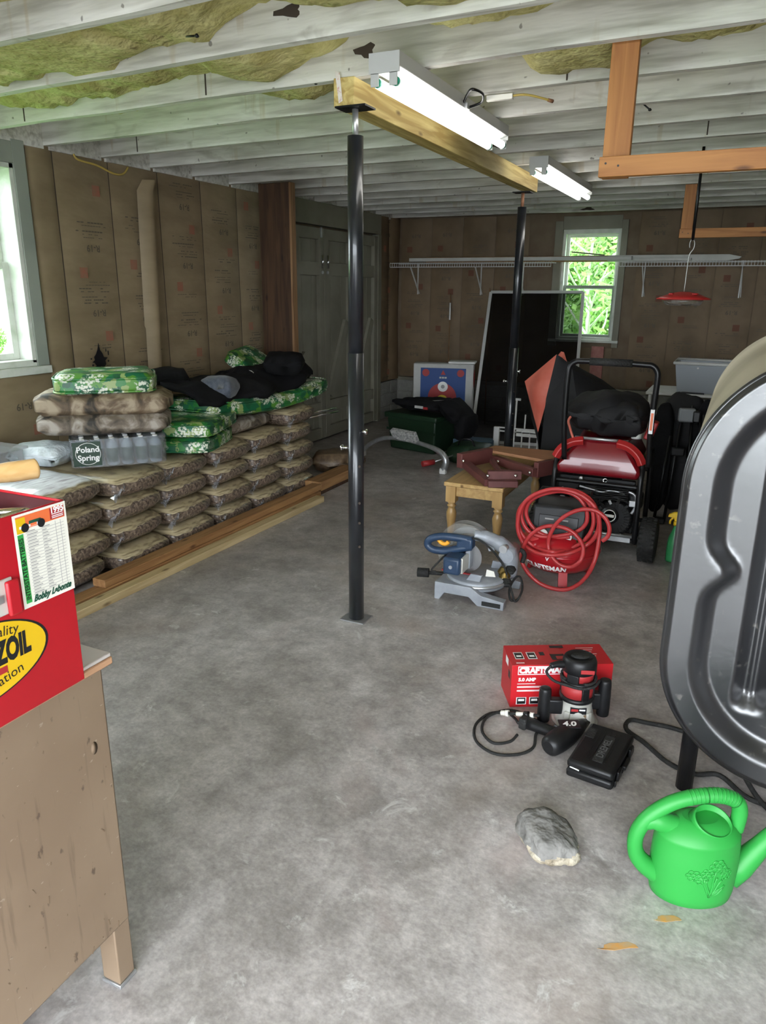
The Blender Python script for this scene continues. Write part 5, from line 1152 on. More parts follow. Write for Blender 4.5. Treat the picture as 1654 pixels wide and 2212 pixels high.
# ================================================================== AIR COMPRESSOR
bs = Vector((-.79, 4.115, 0)); t = thing('air_compressor', 'red pancake air compressor with black shroud', 'air compressor', bs)
MB().lathe([(.0,.055),(.10,.058),(.17,.075),(.212,.115),(.225,.165),(.225,.195),(.212,.24),(.17,.272),(.10,.288),(.0,.292)], (0,0,0), 48).build('tank', M['red'], t)
MB().lathe([(.2265,.172),(.229,.175),(.229,.185),(.2265,.188)], (0,0,0), 48).build('weld_seam', M['red'], t)
for a in (-PI/2+.34,-PI/2+2.2,-PI/2-1.9): MB().bar((.16*math.cos(a),.16*math.sin(a),.10),(.19*math.cos(a),.19*math.sin(a),.004),.05,.022,(math.cos(a),math.sin(a),0)).build('foot', M['red'], t)
def bend(p):
    th = -PI/2-.22+.19+p.x/.226-.16; z = .112+p.y; r = .0065+(lerp(.170,.212,(z-.075)/.04) if z < .115 else lerp(.212,.225,min(1,(z-.115)/.05)))
    return Vector((math.cos(th)*r, math.sin(th)*r, z))
lettering('tank_lettering', 'CRAFTSMAN', .046, M['white'], t, (0,0,0), (1,0,0), (0,0,1), .0022, bend=lambda p: bend(p))
lettering('tank_mark', 'V', .028, M['white'], t, (0,0,0), (1,0,0), (0,0,1), .001, bend=lambda p: bend(Vector((p.x+.02,p.y+.058,0))))
sh = MB().prism([(-.13,.25),(.06,.25),(.10,.30),(.08,.46),(-.02,.475),(-.10,.44)],'x',-.15,.15); sh.v = [(x,y,z) for x,y,z in sh.v]
sh.build('shroud', M['blackplastic'], t, .014, seg=3)
MB().cbox((0,-.112,.355),(.22,.012,.075), Rx(-.16)).build('control_panel', M['inkblack'], t, .003)
for x in (-.05,.03): MB().cbox((x,-.119,.372),(.05,.002,.008), Rx(-.16)).build('panel_print', M['inkgrey'], t)
MB().cbox((0,-.117,.345),(.16,.004,.006), Rx(-.16)).build('panel_stripe', M['redplastic'], t)
MB().tube([(-.145,-.09,.47),(-.14,.06,.50),(.14,.06,.50),(.145,-.09,.47)], .012, 10).build('carry_bar', M['blackplastic'], t)
for x in (-.075,.06): MB().lathe([(.026,0),(.026,.014),(.0,.016)], (x,-.128,.285), 20, m=Rx(PI/2-.2)).build('gauge', M['white'], t); MB().lathe([(.029,0),(.029,.012),(.026,.014)], (x,-.128,.285), 20, m=Rx(PI/2-.2)).build('gauge_ring', M['chrome'], t)
MB().cyl((.10,-.12,.26),(.16,-.15,.265),.012,10).lathe([(.018,0),(.018,.02)], (.15,-.145,.255), 8).build('coupler', M['brass'], t)
MB().cbox((-.12,-.135,.25),(.06,.06,.06)).build('regulator', M['redplastic'], t, .006)
# ---- red hose coiled over it
o = thing('air_hose', 'red rubber air hose coiled loosely over the compressor', 'hose', (-.80, 4.0, 0))
HP = [(-0.713, 3.965, 0.294), (-0.798, 3.964, 0.278), (-0.881, 3.963, 0.293), (-0.942, 3.962, 0.344), (-0.966, 3.96, 0.413), (-0.938, 3.959, 0.48), (-0.859, 3.958, 0.528), (-0.768, 3.957, 0.55), (-0.688, 3.956, 0.528), (-0.637, 3.955, 0.466), (-0.63, 3.954, 0.391), (-0.677, 3.952, 0.333), (-0.766, 3.951, 0.297), (-0.858, 3.95, 0.277), (-0.936, 3.949, 0.295), (-0.981, 3.948, 0.355), (-0.985, 3.947, 0.428), (-0.936, 3.946, 0.503), (-0.845, 3.944, 0.546), (-0.754, 3.943, 0.562), (-0.662, 3.942, 0.54), (-0.604, 3.941, 0.474), (-0.591, 3.94, 0.381), (-0.629, 3.939, 0.296), (-0.708, 3.938, 0.231), (-0.784, 3.865, 0.226), (-0.895, 3.935, 0.216), (-0.965, 3.934, 0.269), (-1.0, 3.933, 0.337), (-0.998, 3.932, 0.417), (-0.956, 3.931, 0.484), (-0.872, 3.93, 0.543), (-0.77, 3.929, 0.57), (-0.661, 3.927, 0.558), (-0.591, 3.926, 0.501), (-0.56, 3.925, 0.415), (-0.57, 3.924, 0.335), (-0.617, 3.923, 0.27), (-0.687, 3.865, 0.235), (-0.771, 3.865, 0.209), (-0.864, 3.865, 0.207), (-0.948, 3.918, 0.223), (-0.987, 3.917, 0.284), (-0.998, 3.916, 0.362), (-0.975, 3.915, 0.457), (-0.911, 3.914, 0.527), (-0.803, 3.913, 0.57), (-0.688, 3.911, 0.561), (-0.601, 3.91, 0.513), (-0.559, 3.909, 0.438), (-0.548, 3.908, 0.327), (-0.554, 3.865, 0.212), (-0.593, 3.865, 0.109), (-0.659, 3.865, 0.037), (-0.737, 3.865, 0.013), (-0.833, 3.865, 0.029), (-0.906, 3.865, 0.08), (-0.949, 3.865, 0.146), (-0.958, 3.899, 0.2), (-0.925, 3.898, 0.282), (-0.862, 3.897, 0.344), (-0.79, 3.896, 0.366), (-0.709, 3.894, 0.357), (-0.652, 3.893, 0.316), (-0.623, 3.892, 0.263), (-0.625, 3.865, 0.207), (-0.669, 3.865, 0.16), (-0.727, 3.865, 0.157), (-0.779, 3.865, 0.194), (-0.811, 3.886, 0.248), (-0.807, 3.885, 0.314), (-0.773, 3.884, 0.39), (-0.72, 3.883, 0.445), (-0.651, 3.882, 0.482), (-0.581, 3.881, 0.487), (-0.527, 3.88, 0.457), (-0.497, 3.878, 0.406), (-0.5, 3.877, 0.356), (-0.526, 3.876, 0.326)]
MB().tube(curve([Vector(p)-Vector((-.80,4.0,0)) for p in HP],7), .0115, 10).build('hose', M['redhose'], o)
# ================================================================== PINE BENCH
t = thing('pine_bench', 'small lacquered pine bench with turned legs', 'bench', (-1.43, 4.955, 0))
MB().box(-.20,.20,-.545,.545,.372,.400).build('seat_board', M['pine'], t, .006)
for (x0,x1,y0,y1) in ((-.165,.165,-.505,-.485),(-.165,.165,.485,.505),(-.17,-.15,-.485,.485),(.15,.17,-.485,.485)): MB().box(x0,x1,y0,y1,.30,.3715).build('apron', M['pine'], t, .002)
lp = [(.016,.001),(.020,.02),(.026,.10),(.033,.16),(.034,.185),(.026,.21),(.021,.222),(.030,.230),(.030,.238),(.022,.245),(.030,.256),(.030,.262)]
for sx in (-1,1):
    for sy in (-1,1):
        x, y = sx*.158, sy*.493; l = MB().lathe(lp, (x,y,0), 20).box(x-.033,x+.033,y-.033,y+.033,.262,.3715).build('leg', M['pinez'], t)
# folded maroon wooden frame on the bench
bs = Vector((-1.40, 4.95, .402)); t = thing('folded_wooden_frame', 'maroon wooden frame pieces bolted together, lying folded on the pine bench', 'wooden frame', bs)
def bb(a, b_, w, h, m, nm): return MB().bar(Vector(a)-bs, Vector(b_)-bs, w, h).build(nm, M[m], t, .003)
bb((-1.60,4.74,.455),(-1.33,4.42,.425),.055,.045,'maroon','slat'); bb((-1.35,4.45,.470),(-1.155,4.54,.472),.045,.055,'maroon','slat'); bb((-1.33,4.40,.425),(-1.16,4.48,.425),.045,.042,'maroon','slat')
bb((-1.63,4.70,.48),(-1.50,4.98,.482),.05,.10,'maroon','block'); bb((-1.47,4.98,.455),(-1.11,4.72,.450),.045,.055,'maroon','slat'); bb((-1.11,4.74,.465),(-.99,4.98,.465),.04,.10,'maroon','block')
MB().add([Vector(p)-bs for p in ((-1.56,5.00,.515),(-1.05,4.84,.515),(-.98,5.18,.515),(-1.52,5.16,.515),(-1.56,5.00,.495),(-1.05,4.84,.495),(-.98,5.18,.495),(-1.52,5.16,.495))],[(0,1,2,3),(7,6,5,4),(0,4,5,1),(1,5,6,2),(2,6,7,3),(3,7,4,0)]).build('tan_board', M['tanboard'], t, .003)
bb((-1.45,4.86,.470),(-1.30,4.60,.440),.03,.03,'maroon','slat')
for p in ((-1.345,4.428,.474),(-1.185,4.50,.476),(-1.425,4.92,.46),(-1.15,4.724,.452),(-1.60,4.69,.49)): MB().lathe([(.0,-.004),(.011,0),(.008,.004),(.0,.006)], Vector(p)-bs+Vector((.012,-.026,0)), 10, m=Rx(PI/2)).build('bolt', M['chrome'], t)
# ================================================================== GENERATOR
bs = Vector((-.685, 4.86, 0)); t = thing('generator', 'red and black portable generator with upright handle', 'generator', bs)
W = lambda *p: [Vector(q)-bs for q in p]
def tb(pts, r, m, nm, n=6, k=12): return MB().tube(curve(W(*pts),n), r, k).build(nm, M[m], t)
XA, XB, YA, YC = -.955, -.435, 4.60, 5.15
for x in (XA, XB):
    pts = [(x,YA+.02,.10),(x,YA,.16),(x,YA-.005,.45),(x,YA+.03,.56),(x,YA+.10,.62),(x,YC-.10,.62),(x,YC-.02,.56),(x,YC,.45),(x,YC,.16),(x,YC-.03,.10),(x,YA+.05,.095)]
    MB().tube(curve(W(*pts),5), .017, 12).build('frame_hoop', M['black'], t)
for y, z in ((YA+.03,.105),(YC-.03,.105),(YA,.455),(YC,.455)): tb([(XA,y,z),((XA+XB)/2,y,z),(XB,y,z)], .015, 'black', 'frame_bar')
MB().cbox(Vector(((XA+XB)/2,YA-.002,.115))-bs,(XB-XA-.05,.006,.030)).build('lower_plate', M['galv'], t)
# upright handle
tb([(-.895,4.56,.60),(-.905,4.53,.80),(-.905,4.51,1.0),(-.900,4.50,1.13),(-.892,4.50,1.175),(-.862,4.50,1.20),(-.82,4.50,1.205),(-.66,4.50,1.205),(-.48,4.50,1.20),(-.43,4.50,1.195),(-.402,4.50,1.165),(-.396,4.50,1.12),(-.400,4.51,1.0),(-.405,4.53,.80),(-.398,4.56,.60)], .0165, 'black', 'handle')
MB().cyl(*W((-.78,4.50,1.205),(-.54,4.50,1.204)), .022, 16).build('grip', M['blackmatte'], t)
MB().cbox(Vector((-.402,4.497,.88))-bs,(.022,.012,.14)).build('warning_label', M['white'], t); MB().cbox(Vector((-.402,4.4905,.88))-bs,(.014,.001,.10)).build('label_print', M['inkorange'], t)
# red fuel tank: a tapering hipped body
tv = W((XA+.015,4.59,.50),(XB-.015,4.59,.50),(XB-.015,5.10,.50),(XA+.015,5.10,.50),(XA+.005,4.585,.555),(XB-.005,4.585,.555),(XB-.005,5.10,.555),(XA+.005,5.10,.555),(XA+.13,4.67,.715),(XB-.13,4.67,.715),(XB-.09,5.04,.735),(XA+.09,5.04,.735))
MB().add(tv,[(3,2,1,0),(0,1,5,4),(1,2,6,5),(2,3,7,6),(3,0,4,7),(4,5,9,8),(5,6,10,9),(6,7,11,10),(7,4,8,11),(8,9,10,11)]).build('fuel_tank', M['redmetallic'], t, .022, seg=3)
for s, x in ((1,XA),(-1,XB)):
    MB().tube(curve(W((x+s*.0,4.585,.60),(x+s*.03,4.59,.655),(x+s*.09,4.60,.70),(x+s*.16,4.61,.715)),5), [.030]*16, 4).build('red_fender', M['redplastic'], t, .006)
MB().cyl(*W((XA+.10,4.64,.725),(XB-.10,4.64,.725)), .010, 12).build('front_bar', M['galv'], t)
MB().cyl(*W((-.50,4.72,.735),(-.50,4.72,.765)), .03, 16).build('fuel_cap', M['offwhite'], t)
MB().cbox(Vector((XB+.01,4.80,.78))-bs,(.05,.08,.12), Ry(.3)).build('red_bracket', M['redplastic'], t, .008)
# engine, alternator and the clutter in between
def eb(c, d, m, nm, bev=.008, R_=None): return MB().cbox(Vector(c)-bs, d, R_).build(nm, M[m], t, bev)
eb((-.60,4.84,.25),(.28,.30,.24),'blackmatte','engine_block'); eb((-.86,4.86,.24),(.16,.34,.20),'blackplastic','alternator',.03)
eb((-.695,4.635,.462),(.46,.03,.05),'blackplastic','control_strip',.006); eb((-.87,4.66,.40),(.13,.05,.10),'blackplastic','outlet_panel')
for k in range(7): eb((-.60,4.66,.36+.012*k),(.20,.10,.005),'blackmatte','cooling_fin',.001)
MB().lathe([(.115,0),(.122,.02),(.112,.055),(.095,.065)], Vector((-.575,4.70,.235))-bs, 36, m=Rx(PI/2)).build('starter_housing', M['blackplastic'], t)
for k in range(28):
    a = 2*PI*k/28; eb((-.575+.085*math.cos(a),4.637,.235+.085*math.sin(a)),(.042,.008,.007),'blackmatte','starter_slot',.001,Ry(-a))
MB().lathe([(.058,0),(.055,.008),(.0,.010)], Vector((-.60,4.640,.250))-bs, 28, m=Rx(PI/2)).build('starter_hub', M['inkblack'], t)
MB().lathe([(.040,0),(.040,.002),(.034,.002),(.034,0)], Vector((-.60,4.6285,.250))-bs, 28, m=Rx(PI/2)).build('hub_ring', M['white'], t); eb((-.60,4.627,.250),(.056,.002,.018),'white','hub_mark',.0)
MB().lathe([(.016,0),(.016,.006),(.008,.006),(.008,0)], Vector((-.645,4.618,.475))-bs, 16, m=Rx(PI/2)).build('key_switch', M['chrome'], t)
for (x,z,r) in ((-.79,.475,.016),(-.90,.40,.010),(-.48,.12,.014),(-.52,.14,.010),(-.86,.46,.009)): MB().lathe([(.0,0),(r,.001),(r*.8,.008),(.0,.009)], Vector((x,4.612,z))-bs, 12, m=Rx(PI/2)).build('bolt', M['galv'], t)
eb((-.83,4.615,.455),(.06,.006,.018),'galv','rating_plate',.001); eb((-.74,4.615,.455),(.05,.004,.012),'white','panel_print',.0)
eb((-.46,4.68,.36),(.09,.10,.10),'blackplastic','air_filter',.02); eb((-.465,4.625,.345),(.055,.012,.04),'galv','filter_clip',.004); eb((-.70,4.68,.40),(.16,.05,.06),'blackmatte','carburettor',.01)
tb([(-.80,4.63,.42),(-.72,4.62,.41),(-.66,4.62,.40),(-.60,4.625,.415),(-.52,4.63,.40)], .008, 'galv', 'fuel_line'); tb([(-.82,4.63,.40),(-.74,4.615,.385),(-.66,4.625,.36),(-.56,4.62,.375),(-.47,4.63,.33)], .007, 'black', 'cable'); tb([(-.50,4.62,.42),(-.46,4.62,.40),(-.45,4.63,.34),(-.47,4.63,.28)], .009, 'galv', 'choke_rod')
for k in range(9): eb((-.90+.055*k*.9,4.625,.34+.02*math.sin(k*2.1)),(.03,.02,.018),('galv','blackmatte','blackplastic')[k % 3],'engine_detail',.003,Ry(k*.7))
# wheels
def wheel(x, y):
    m_ = Ry(PI/2); pr = [(.070,-.045),(.105,-.052),(.128,-.045),(.136,-.02),(.136,.02),(.128,.045),(.105,.052),(.070,.045)]
    w = MB().lathe(pr, Vector((x,y,.137))-bs, 40, m=m_).build('tyre', M['blackmatte'], t)
    mb = MB()
    for k in range(30):
        a = 2*PI*k/30
        for j in (-1,0,1):
            aa = a+(.1 if j else 0); mb.cbox(Vector((x+j*.032,y,.137))-bs+Vector((0,math.sin(aa),math.cos(aa)))*.1355,(.024,.016,.007), Rx(-aa))
    mb.build('tread', M['blackmatte'], w)
    MB().lathe([(.0,-.04),(.068,-.045),(.071,0),(.068,.045),(.0,.04)], Vector((x,y,.137))-bs, 24, m=m_).build('hub', M['blackplastic'], w)
wheel(-.355,4.60); wheel(-1.035,4.62)
MB().cyl(*W((-1.03,4.61,.137),(-.36,4.61,.137)), .010, 8).build('axle', M['galv'], t)
# crumpled black cover lying on the generator
t = thing('generator_cover', 'crumpled black cover with orange cord on top of the generator', 'cover', (-.70, 4.84, .712))
MB().pillow((0,0,.145),(.50,.42,.24),18,.75,None,.035,3,edge=.10).build('cloth', M['blacknylon'], t)
MB().pillow((.08,-.10,.13),(.34,.22,.22),12,.8,Ry(.2),.03,8,edge=.1).build('cloth_fold', M['blacknylon'], t)
MB().tube(curve([(-.17,-.19,.165),(-.20,-.215,.12),(-.185,-.225,.07),(-.155,-.235,.0)],5), .008, 8).build('draw_cord', M['coral'], t)
# ================================================================== CORAL AND BLACK COVERED MACHINE behind the bench
bs = Vector((-1.15, 5.75, 0)); t = thing('covered_machine', 'machine under a black and coral-orange fabric cover behind the generator', 'covered machine', bs)
T_ = (-1.245,5.52,1.145); Lf = (-1.50,5.62,.92); Bt = (-1.33,5.46,.56); Rk = (-.78,5.95,.86); Rf = (-.80,5.55,.55)
def patch(A_, B_, C_, D_, m, nm, bulge=.03, n=10, seed=0):
    A_, B_, C_, D_ = [Vector(q)-bs for q in (A_,B_,C_,D_)]; nr = (B_-A_).cross(D_-A_).normalized(); vs = []
    for j in range(n+1):
        for i in range(n+1):
            u, v = i/n, j/n; p = A_.lerp(B_,u).lerp(D_.lerp(C_,u),v)
            p += nr*(bulge*math.sin(PI*u)*math.sin(PI*v)+.012*mnoise.noise(p*7+Vector((seed,0,0)))*min(1,8*min(u,v,1-u,1-v))); vs.append(p)
    return MB().add(vs,[(j*(n+1)+i,j*(n+1)+i+1,(j+1)*(n+1)+i+1,(j+1)*(n+1)+i) for j in range(n) for i in range(n)],True).build(nm, M[m], t)
FL = .02
patch(Bt,(-1.28,5.45,.80),T_,Lf,'coral','coral_panel',.04,10,1)
patch((-1.26,5.60,1.12),(-1.16,5.56,1.06),(-1.20,5.56,1.16),(-1.235,5.62,1.16),'coral','coral_flap',.01,6,2)
patch((-1.30,5.44,.36),(-.95,5.40,.42),(-1.12,5.52,1.04),(-1.285,5.45,.82),'blacknylon','front_cover',.03,10,3)
patch((-1.285,5.45,.82),(-1.12,5.52,1.04),(-1.18,5.54,1.10),T_,'blacknylon','front_cover',.005,6,3)
patch((-.95,5.40,.42),(-.72,5.55,.45),(-.74,5.80,.82),(-1.12,5.52,1.04),'blacknylon','side_cover',.04,10,4)
patch((-1.12,5.52,1.04),(-.74,5.80,.82),(-.90,6.1,.85),T_,'blacknylon','top_cover',.02,8,5)
patch(T_,(-.90,6.1,.85),(-1.40,6.1,.75),Lf,'blacknylon','back_cover',.02,8,6)
patch((-1.30,5.44,.36),Bt,Lf,(-1.42,6.0,.5),'blacknylon','left_cover',.02,8,7)
patch((-1.28,5.46,FL),(-.78,5.46,FL),(-.72,5.55,.45),(-1.30,5.44,.36),'blacknylon','skirt',.02,8,8)
patch((-1.42,6.05,FL),(-1.28,5.46,FL),(-1.30,5.44,.36),(-1.42,6.0,.5),'blacknylon','skirt',.02,8,9)
patch((-.78,5.46,FL),(-.74,6.0,FL),(-.74,5.80,.82),(-.72,5.55,.45),'blacknylon','skirt',.02,8,10)
patch((-.74,6.0,FL),(-1.42,6.05,FL),(-1.40,6.1,.75),(-.90,6.1,.85),'blacknylon','skirt',.02,8,11)
t.location.y += .12; t.location.x += .02
# ================================================================== FOLDED BLACK CHAIRS by the tank
bs = Vector((-.30, 5.62, 0)); t = thing('folded_stroller', 'folded black fabric chairs with grey clip beside the tank', 'folded chair', bs)
W = lambda *p: [Vector(q)-bs for q in p]
MB().pillow(Vector((-.30,5.80,.47))-bs,(.34,.22,.86),14,.7,None,.03,4,edge=.12).build('folded_fabric', M['blacknylon'], t)
MB().pillow(Vector((-.12,5.72,.46))-bs,(.26,.20,.84),14,.7,None,.03,7,edge=.12).build('folded_fabric', M['blackcloth'], t)
MB().pillow(Vector((-.42,5.64,.44))-bs,(.16,.16,.80),12,.7,None,.02,9,edge=.12).build('folded_fabric', M['blackcloth'], t)
for (a,b_) in (((-.33,5.45,.02),(-.30,5.58,.80)),((-.40,5.50,.03),(-.36,5.56,.62)),((-.20,5.48,.03),(-.24,5.6,.84)),((-.11,5.5,.03),(-.16,5.6,.78)),((-.05,5.52,.03),(-.20,5.58,.80))): MB().cyl(*W(a,b_), .011, 10).build('frame_tube', M['black'], t)
MB().cbox(Vector((-.36,5.47,.02))-bs,(.07,.07,.035)).build('foot', M['blackplastic'], t, .006); MB().cbox(Vector((-.12,5.49,.02))-bs,(.07,.07,.035)).build('foot', M['blackplastic'], t, .006)
MB().cbox(Vector((-.27,5.56,.775))-bs,(.11,.06,.095), Rz(.2)).build('grey_clip', mat('mid_grey_plastic',(.20,.21,.22),.5), t, .012); MB().cbox(Vector((-.205,5.55,.77))-bs,(.05,.05,.08)).build('clip', M['blackplastic'], t, .01)
MB().tube(curve(W((-.13,5.56,.85),(-.06,5.55,.80),(-.03,5.56,.74)),4), .006, 8).build('edge_trim', M['galv'], t)
MB().cbox(Vector((-.30,5.53,.52))-bs,(.09,.05,.06), Rz(.2)).build('buckle', M['blackplastic'], t, .01); MB().cbox(Vector((-.14,5.56,.56))-bs,(.05,.03,.03)).build('buckle', mat('dark_grey_plastic',(.08,.08,.085),.5), t, .006)
# spray bottle
t = thing('spray_bottle', 'green spray bottle with yellow trigger head half behind the tank', 'spray bottle', (-.205, 4.66, 0))
MB().lathe([(.0,.001),(.040,.001),(.043,.01),(.043,.12),(.040,.15),(.022,.20),(.016,.225),(.016,.235)], (0,0,0), 24, 1, .7).build('body', M['bottlegreen'], t)
MB().cyl((0,0,.235),(0,0,.262),.020,14).build('collar', M['yellow'], t)
MB().prism([(-.055,.285),(-.050,.300),(-.02,.318),(.035,.318),(.040,.290),(.018,.262),(-.014,.262),(-.02,.282)],'y',-.014,.014).build('spray_head', M['yellow'], t, .004)
MB().tube(curve([(-.018,0,.285),(-.038,0,.262),(-.040,0,.24)],4), .006, 8).build('trigger', M['yellow'], t)
# ================================================================== TABLE AND TUB at the back
t = thing('white_table', 'white folding table edge carrying the grey tub', 'table', (-.20, 7.75, 0))
MB().box(-.55,.75,-.30,.30,.665,.690).build('table_top', M['offwhite'], t, .006)
for x in (-.51,.70):
    for y in (-.26,.26): MB().cyl((x,y,.001),(x,y,.665),.016,12).build('leg', M['whitemetal'], t)
    MB().cyl((x,-.26,.2),(x,.26,.2),.010,10).build('brace', M['whitemetal'], t)
t = thing('plastic_tub', 'grey translucent plastic tub with pale rim on the white table', 'tub', (-.12, 7.72, .691))
tv = [(-.36,-.20,0),(.36,-.20,0),(.36,.20,0),(-.36,.20,0),(-.40,-.23,.27),(.40,-.23,.27),(.40,.23,.27),(-.40,.23,.27)]
ti = [(x*.97,y*.95,z if z else .01) for x,y,z in tv]
MB().add(tv+ti,[(3,2,1,0),(0,1,5,4),(1,2,6,5),(2,3,7,6),(3,0,4,7),(8,9,10,11),(12,13,9,8),(13,14,10,9),(14,15,11,10),(15,12,8,11),(4,5,13,12),(5,6,14,13),(6,7,15,14),(7,4,12,15)]).build('tub_body', M['tubgrey'], t, .004)
rp = [(-.41,-.24,.275),(.41,-.24,.275),(.41,.24,.275),(-.41,.24,.275)]
MB().tube(rp, .014, 8, closed=True).build('rim', M['offwhite'], t)
for x in (-.20,.20): MB().cyl((x,-.236,.235),(x,-.229,.235),.009,10).build('stud', M['offwhite'], t)
o = MB().box(-.44,-.24,7.47,7.51,.6905,.702).build('black_strap', M['black']); tag(o, 'small black strap on the white table edge under the tub', 'strap')
o = thing('white_crate', 'low white crate edge behind the generator', 'crate', (-.68,6.9,0)); MB().box(-.20,.20,-.18,.18,.001,.52).build('body', M['offwhite'], o, .01); MB().box(-.22,.22,-.20,.20,.5201,.55).build('rim', M['whitemetal'], o, .006)
# ================================================================== ARCHERY TARGET
t = thing('archery_target', 'white foam target block with blue field and red and yellow spots', 'target', (-3.03, 8.06, 0), math.radians(14))
MB().box(-.345,.345,0,.18,.001,.79).build('foam_block', M['foam'], t, .012)
Y_ = -.0012
def shape(pts, m, nm, k=0): return MB().add([(x,Y_-.0006*k,z) for x,z in pts],[tuple(range(len(pts)))]).build(nm, M[m], t)
circ = lambda cx,cz,r,n=36: [(cx+r*math.cos(2*PI*i/n),cz+r*math.sin(2*PI*i/n)) for i in range(n)]
bl = [(-.26,.74),(-.26,.36)]+[(-.26+.26*(1-math.cos(a)), .36-.27*math.sin(a)) for a in [PI/2*i/8 for i in range(1,9)]]+[(.26*math.sin(PI/2-a) if False else .26*math.cos(PI/2-a), .36-.27*math.sin(PI/2-a)) for a in [PI/2*i/8 for i in range(1,9)]]+[(.26,.74)]
shape(bl, 'blue', 'blue_field')
shape(circ(-.005,.405,.165), 'redprint', 'red_disc', 1); shape(circ(-.0,.53,.058), 'white', 'white_spot', 2); shape(circ(-.0,.53,.022), 'inkgrey', 'spot_mark', 3); shape(circ(-.005,.37,.066), 'yellowprint', 'yellow_spot', 2)
for x in (-.20,.20): shape(circ(x,.685,.042,20), 'redprint', 'corner_spot', 1)
shape([(-.028,.665),(.028,.665),(0,.718)], 'redprint', 'small_triangle', 1); [shape([(x-.012,.622),(x+.012,.622),(x+.012,.642),(x-.012,.642)], 'foam', 'small_print', 1) for x in (-.03,0,.03)]
MB().box(.05,.36,.02,.24,.7901,.815).build('torn_wrap', M['offwhite'], t, .008); MB().lathe([(.0,0),(.10,.001)], (.3465,.11,.62), 20, m=Ry(PI/2)).build('side_spot', M['redprint'], t)
# thin rods leaning behind the target
for (a, b_, lab) in (((-3.18,8.62,.0),(-3.33,9.03,1.55),'thin pale rod leaning at the back wall, nearer the doors'),((-2.74,8.80,.0),(-2.83,9.03,1.62),'thin pale rod leaning at the back wall, nearer the screen')):
    t = thing('leaning_rod', lab, 'rod', a, 0, 'rods leaning at the back wall'); v = Vector(b_)-Vector(a); MB().cyl((0,0,.002), v, .006, 8).build('shaft', M['edgewood'], t); MB().cyl(v*.80, v*.93, .010, 8).build('white_wrap', M['white'], t)
# ================================================================== GREEN TOTE AND BLACK CLOTHES
t = thing('green_tote', 'dark green storage tote near the far corner, heaped with black clothing', 'tote', (-2.86, 7.12, 0), math.radians(-14))
tv = [(-.29,-.21,.001),(.27,-.21,.001),(.27,.21,.001),(-.29,.21,.001),(-.32,-.24,.36),(.30,-.24,.36),(.30,.24,.36),(-.32,.24,.36)]
MB().add(tv,[(3,2,1,0),(0,1,5,4),(1,2,6,5),(2,3,7,6),(3,0,4,7),(4,5,6,7)]).build('bin', M['totegreen'], t, .015)
MB().box(-.34,.32,-.26,.26,.33,.385).build('lid', M['totegreen'], t, .012); MB().box(-.325,.305,-.238,-.234,.20,.225).build('moulded_band', M['totegreen'], t, .002)
t = thing('black_clothes', 'heap of black clothing with a small logo on the green tote', 'clothing', (-2.78, 7.12, .416), math.radians(-14))
MB().pillow((-.08,0,.048),(.62,.46,.10),14,.6,None,.03,2,edge=.1).build('jersey', M['blackcloth'], t); MB().pillow((.33,-.05,.03),(.30,.34,.14),12,.6,Ry(.6),.02,5,edge=.1).build('hanging_sleeve', M['blackcloth'], t)
MB().pillow((.45,-.05,-.12),(.12,.30,.28),10,.6,Ry(.2),.015,6,edge=.1).build('hanging_sleeve', M['blackcloth'], t)
MB().add([(.05,.0,0),(.13,.10,0),(.10,-.02,0)],[(0,2,1)]).build('pale_patch', M['foam'], t, loc=(.0,-.08,.105)); MB().box(-.06,.04,-.232,-.222,.035,.06).build('logo', M['foam'], t); MB().box(.045,.10,-.230,-.220,.03,.055).build('logo', M['redprint'], t)
# ================================================================== BENT ALUMINIUM ARCH and bits near the far floor
bs = Vector((-2.80,6.40,0)); t = thing('bent_tube_arch', 'bent aluminium tube arch with label plate lying on the far floor', 'metal arch', bs)
W = lambda *p: [Vector(q)-bs for q in p]
ap = [(-3.266, 6.48, 0.047), (-3.161, 6.444, 0.143), (-2.97, 6.378, 0.228), (-2.724, 6.294, 0.247), (-2.479, 6.209, 0.233), (-2.331, 6.158, 0.201), (-2.252, 6.131, 0.129), (-2.279, 6.14, 0.034)]
n = len(curve(ap,6)); MB().tube(curve(W(*ap),6), [.020+.010*sst(.55,.85,i/(n-1)) for i in range(n)], 12).build('tube', M['galv'], t)
MB().cbox(Vector(ap[3])-bs+Vector((0,-.02,.045)),(.30,.05,.10), Rz(-.35)@Rx(.5)).build('label_plate', mat('speckled_plate',(.55,.55,.52),.5,c2=(.2,.2,.2),sc=60), t, .004)
for p in (ap[0],ap[-1]): MB().cbox(Vector((p[0],p[1],.03))-bs,(.06,.06,.055)).build('foot_cap', M['offwhite'], t, .01)
o = thing('red_tipped_rod', 'thin rod with red end beside the metal arch', 'rod', (-2.50,6.36,.0)); MB().cyl((0,0,.03),(.20,.22,.10),.008,8).build('shaft', M['galv'], o); MB().cyl((-.05,-.055,.03),(.03,.035,.04),.028,10).build('red_tip', M['redprint'], o)
o = thing('green_bag', 'dark green bag on the floor behind the pine bench', 'bag', (-2.22,6.72,0)); MB().pillow((0,0,.085),(.44,.36,.20),12,.6,None,.02,3,edge=.1).build('bag', M['totegreen'], o); MB().tube(curve([(-.1,-.1,.16),(-.05,-.13,.24),(.04,-.12,.24),(.08,-.1,.16)],5), .01, 8).build('strap', M['black'], o)
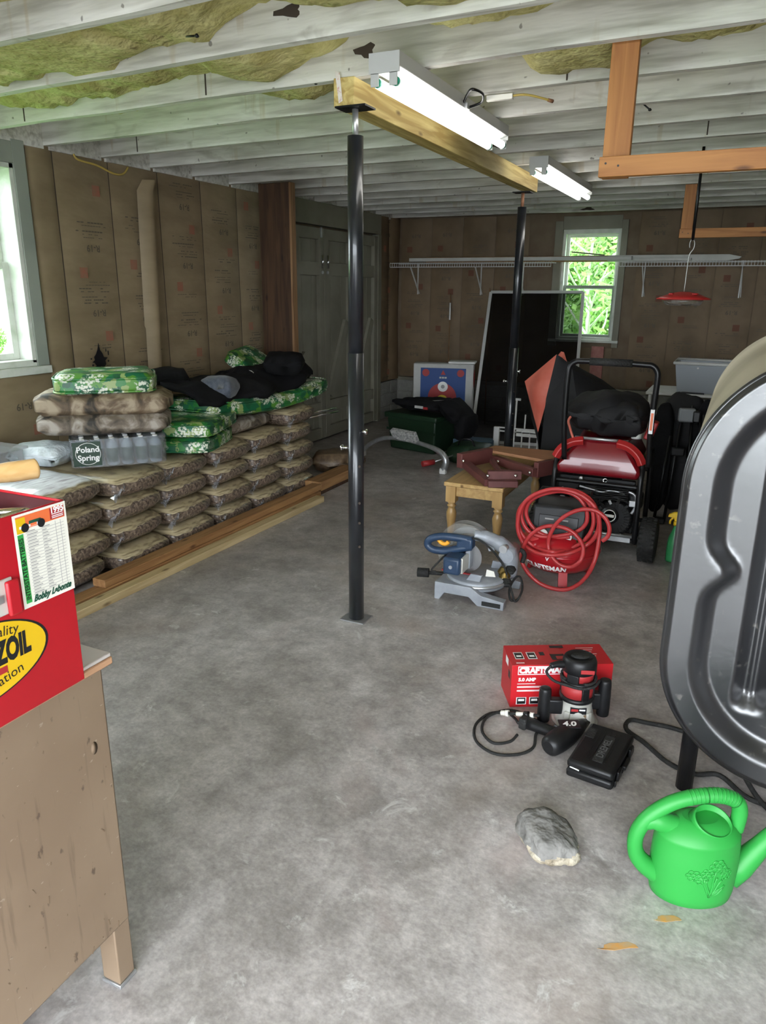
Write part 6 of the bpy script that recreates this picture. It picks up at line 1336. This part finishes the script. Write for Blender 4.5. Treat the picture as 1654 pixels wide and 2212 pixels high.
# ================================================================== SCREEN DOOR leaning on the back wall
bl_, br_, tl_, tr_ = [Vector(p) for p in ((-2.53,7.66,.01),(-1.48,7.86,.01),(-2.78,8.93,1.575),(-1.69,8.93,1.585))]
bs = Vector((-2.05,7.75,0)); t = thing('screen_door', 'tall black insect screen in a white frame leaning by the back window', 'screen', bs)
for (a, b_) in ((bl_,br_),(tl_,tr_),(bl_,tl_),(br_,tr_)): MB().bar(a-bs, b_-bs, .035, .018, (0,-.75,.65)).build('frame_rail', M['whitemetal'], t, .002)
MB().add([p-bs for p in (bl_,br_,tr_,tl_)],[(0,1,2,3)]).build('mesh_panel', M['screen'], t)
# white plastic crutch-like rack and cartons in front of it
bs = Vector((-1.88,7.2,0)); t = thing('wire_rack', 'white wire basket rack with tall handle in front of the screen', 'rack', bs)
for x in (-.21,-.13,-.05,.03,.11,.19): MB().cyl((x,0,.001),(x,0,.27),.008,8).build('wire', M['whitemetal'], t)
for z in (.03,.24,.275): MB().bar((-.22,0,z),(.20,0,z),.012,.012).build('wire', M['whitemetal'], t)
MB().box(-.03,.20,-.006,.006,.20,.27).build('panel', M['offwhite'], t, .003); MB().cyl((-.05,.01,.2),(-.045,.01,.565),.010,8).build('handle_post', M['whitemetal'], t); MB().cyl((.05,.01,.2),(.052,.01,.42),.008,8).build('handle_post', M['whitemetal'], t); MB().cyl((-.08,.01,.565),(-.005,.01,.565),.012,8).build('handle_grip', M['whitemetal'], t)
MB().box(-.26,-.20,-.02,.02,.001,.28).build('end_post', M['whitemetal'], t, .005)
for y in (.15,): MB().bar((-.22,y,.03),(.20,y,.03),.012,.012).bar((-.22,0,.03),(-.22,y,.03),.012,.012).bar((.2,0,.03),(.2,y,.03),.012,.012).build('wire', M['whitemetal'], t)
t = thing('flat_carton', 'blue-grey carton with pale lettering lying behind the pine bench', 'carton', (-2.33,7.17,.001), .05); MB().box(-.20,.20,-.10,.10,0,.14).build('box', M['greyblue'], t, .003); lettering('carton_lettering', 'M5800', .055, M['foam'], t, (-.08,-.1015,.10), (1,0,0), (0,0,1)); MB().box(.12,.205,-.1015,-.1,.02,.12).build('end_print', M['foam'], t)
